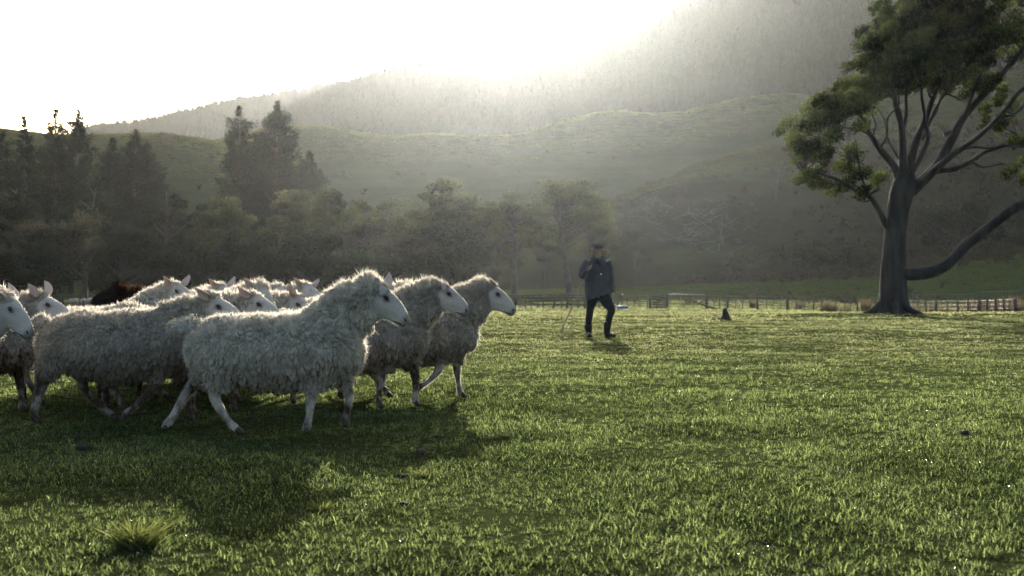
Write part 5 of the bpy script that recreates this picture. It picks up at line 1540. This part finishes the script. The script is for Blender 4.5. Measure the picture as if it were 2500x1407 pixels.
def ground_hit(px, py, dmin=3.0, dmax=900, f=land_z):
    d = np.geomspace(dmin, dmax, 6000); z = CAMH + (HOR - py) / FPX * d
    g = f(WX(px, d), d); i = np.argmax(g > z)
    return np.array([WX(px, d[i]), d[i], g[i]])

M_dung = solid_mat("dark_dung", (0.012, 0.010, 0.008), (0.030, 0.024, 0.018), 20, .75, .9, 60)
def dung(px, py, wpx, label, tall=.5, seed=0):
    p = ground_hit(px, py, 3, 60, ground_z); w = .85 * wpx / FPX * p[1]
    rng = np.random.default_rng(seed); b = Buf()
    for k in range(5):
        c = np.array([rng.uniform(-.3, .3) * w, rng.uniform(-.3, .3) * w, w * max(tall, .5) * .30])
        V, Q, T = ellipsoid((0, 0, 0), np.array([.32, .30, .26 * max(tall, .5) / .5]) * w * rng.uniform(.7, 1.1), 8, 12)
        V *= (1 + .25 * fbm(V[:, 0] / w * 5, V[:, 1] / w * 5, V[:, 2] / w * 5, seed + k, 3))[:, None]
        b.add(V + c, Q, T)
    o = b.build("dung_clod", [M_dung]); o.location = p + np.array([0, 0, -.004])
    tag(o, label, "dung", "dark dung clods scattered in the grass")
for i, a in enumerate([(545, 1200, 26, "roundest dark clod, alone in the shaded grass below the leader's belly", .8), (985, 1236, 34, "wet shiny dark clod where the flock's shadow meets the light", .55),
                       (752, 1136, 36, "flat dark clod in the flock's shadow below the leader's front legs", .35), (1026, 1108, 34, "flat dark clod inside the tip of the flock's shadow", .35),
                       (250, 1309, 40, "dark clod left of the tall near tussock", .6), (986, 1166, 32, "dark clod beside a small sunlit grass tuft", .35), (1570, 1046, 20, "small dark clod in the lit grass below the farmer", .5),
                       (2355, 1063, 30, "dark clod in the lit grass at the far right", .7), (1070, 1069, 26, "small flat clod just right of the leader's front hooves", .45), (205, 1099, 44, "wide flat dark clod under the brown-stained sheep", .25), (2030, 1047, 18, "small pale-topped clod in the lit grass right of the middle", .5)]):
    dung(*a, seed=50 + i)

M_tuss = leaf_mat("rank_grass", (0.03, 0.055, 0.015), (0.20, 0.21, 0.09), 0.5, transcol=(1, .95, .6))
M_turf = solid_mat("mossy_turf", (0.020, 0.022, 0.010), (0.055, 0.060, 0.022), 30, 1.0, .9, 80)
def near_tuft(px, py, h, w, n, label, seed, mound=0.0):
    p = ground_hit(px, py, 3, 60, ground_z)
    rng = np.random.default_rng(seed); b = Buf()
    root = empty("grass_tussock", p)
    if mound:
        V, Q, T = ellipsoid((0, 0, 0), (w * .8, w * .6, mound), 10, 16); V *= (1 + .2 * fbm(V[:, 0] * 12, V[:, 1] * 12, V[:, 2] * 12, 3))[:, None]
        b.add(V, Q, T); b.build("turf_mound", [M_turf], root); b = Buf()
    for i in range(n):
        a = rng.uniform(0, 6.283); r = w * .7 * math.sqrt(rng.uniform()); hh = h * (.18 + .82 * rng.uniform() ** 2.2) * (1.15 - .6 * r / w); sp = rng.uniform(.1, 1.6) * hh
        z0 = mound * math.sqrt(max(0, 1 - (r / (w * .85)) ** 2)) - .006
        a2 = a + rng.normal(0, 1.1)
        p0 = np.array([math.cos(a) * r, math.sin(a) * r * .8, z0]); p2 = p0 + (math.cos(a2) * sp, math.sin(a2) * sp, hh); p1 = (p0 + p2) / 2 + (0, 0, hh * .12)
        s = rand_dirs(rng, 1)[0] * .0022
        b.add([p0 - s, p0 + s, p1 - s, p1 + s, p2], [[0, 1, 3, 2]], [[2, 3, 4]], rng.uniform(0, 1))
    b.build("blades", [M_tuss], root, False)
    tag(root, label, "grass tuft")
near_tuft(335, 1345, .12, .085, 900, "tall rough straw-tipped tussock in the near foreground at the left", 1, .018)
near_tuft(785, 1248, .06, .045, 260, "small sunlit grass tuft inside the flock's shadow", 2)
near_tuft(420, 1112, .06, .035, 160, "tiny sunlit grass tuft just below the leader's stretched hind hoof", 3)
near_tuft(1035, 1168, .06, .045, 220, "small bright grass tuft near the right rim of the flock's shadow", 4)

# ------------------------------------------------------------------ felled timber on the hillside
def slash():
    rng = np.random.default_rng(8); b = Buf()
    for i in range(190):
        t = rng.uniform()
        px = 1470 + 330 * t + rng.normal(0, 30); py = 505 + 90 * t + rng.normal(0, 34)
        if py < 470: continue
        p = ground_hit(px, py, 120, 600)
        a = rng.uniform(0, 3.14); L = rng.uniform(1.2, 6.0); el = rng.normal(.15, .25)
        e = np.array([math.cos(a) * math.cos(el), math.sin(a) * .6, abs(math.sin(el))]) * L
        m = p + e / 2 + rng.normal(0, .15, 3) + (0, 0, .3)
        V, Q, T = tube([p + (0, 0, .2), m, p + e + (0, 0, .2)], [.06, .05, .02], 5, 2, cap=False); b.add(V, Q)
    o = b.build("felled_branches", [M_dead]); tag(o, "pale tangle of felled dead branches on the hillside right of the farmer's head", "branches", kind="stuff")
    for i, (px, t, bt, w, lab) in enumerate([(1893, 428, 492, 5, "pale bare dead trunk standing on the spur between farmer and big tree"), (1962, 606, 640, 5, "short pale leaning dead trunk low on the brown belt"),
                                             (2178, 590, 655, 6, "pale dead trunk"), (2345, 300, 380, 5, "pale dead trunk on the spur seen through the big tree's branches")]):
        if i == 2: continue
        p = ground_hit(px, bt, 120, 600); h = (bt - t) / FPX * p[1]; root = empty("dead_trunk", p)
        b = Buf(); b.add(*tube([(0, 0, -.5), (.15, 0, h * .5), ((.5 if i != 1 else -1.2), 0, h)], [w / FPX * p[1] / 2, w / FPX * p[1] * .4, .05], 6, 3)); b.build("trunk", [M_dead], root)
        b = Buf(); b.add(*tube([(.1, 0, h * .55), (.7, .2, h * .8)], [.10, .03], 5)); b.add(*tube([(.1, 0, h * .4), (-.6, .2, h * .6)], [.08, .02], 5)); b.build("branch", [M_dead], root)
        tag(root, lab, "dead tree")
slash()
# ------------------------------------------------------------------ haze
def build_haze():
    V, Q = box((0, 560, 90), (1900, 1500, 196))
    m, nt, out = new_mat("haze_air")
    p = nt.nodes.new("ShaderNodeVolumePrincipled")
    p.inputs['Color'].default_value = (0.94, 0.985, 0.985, 1)
    p.inputs['Density'].default_value = 0.000030
    p.inputs['Anisotropy'].default_value = 0.88
    nt.links.new(p.outputs[0], out.inputs['Volume'])
    o = link_mesh("haze", raw_mesh("haze", V, Q, np.zeros((0, 3), int), [m], False))
    tag(o, kind="stuff")
build_haze()
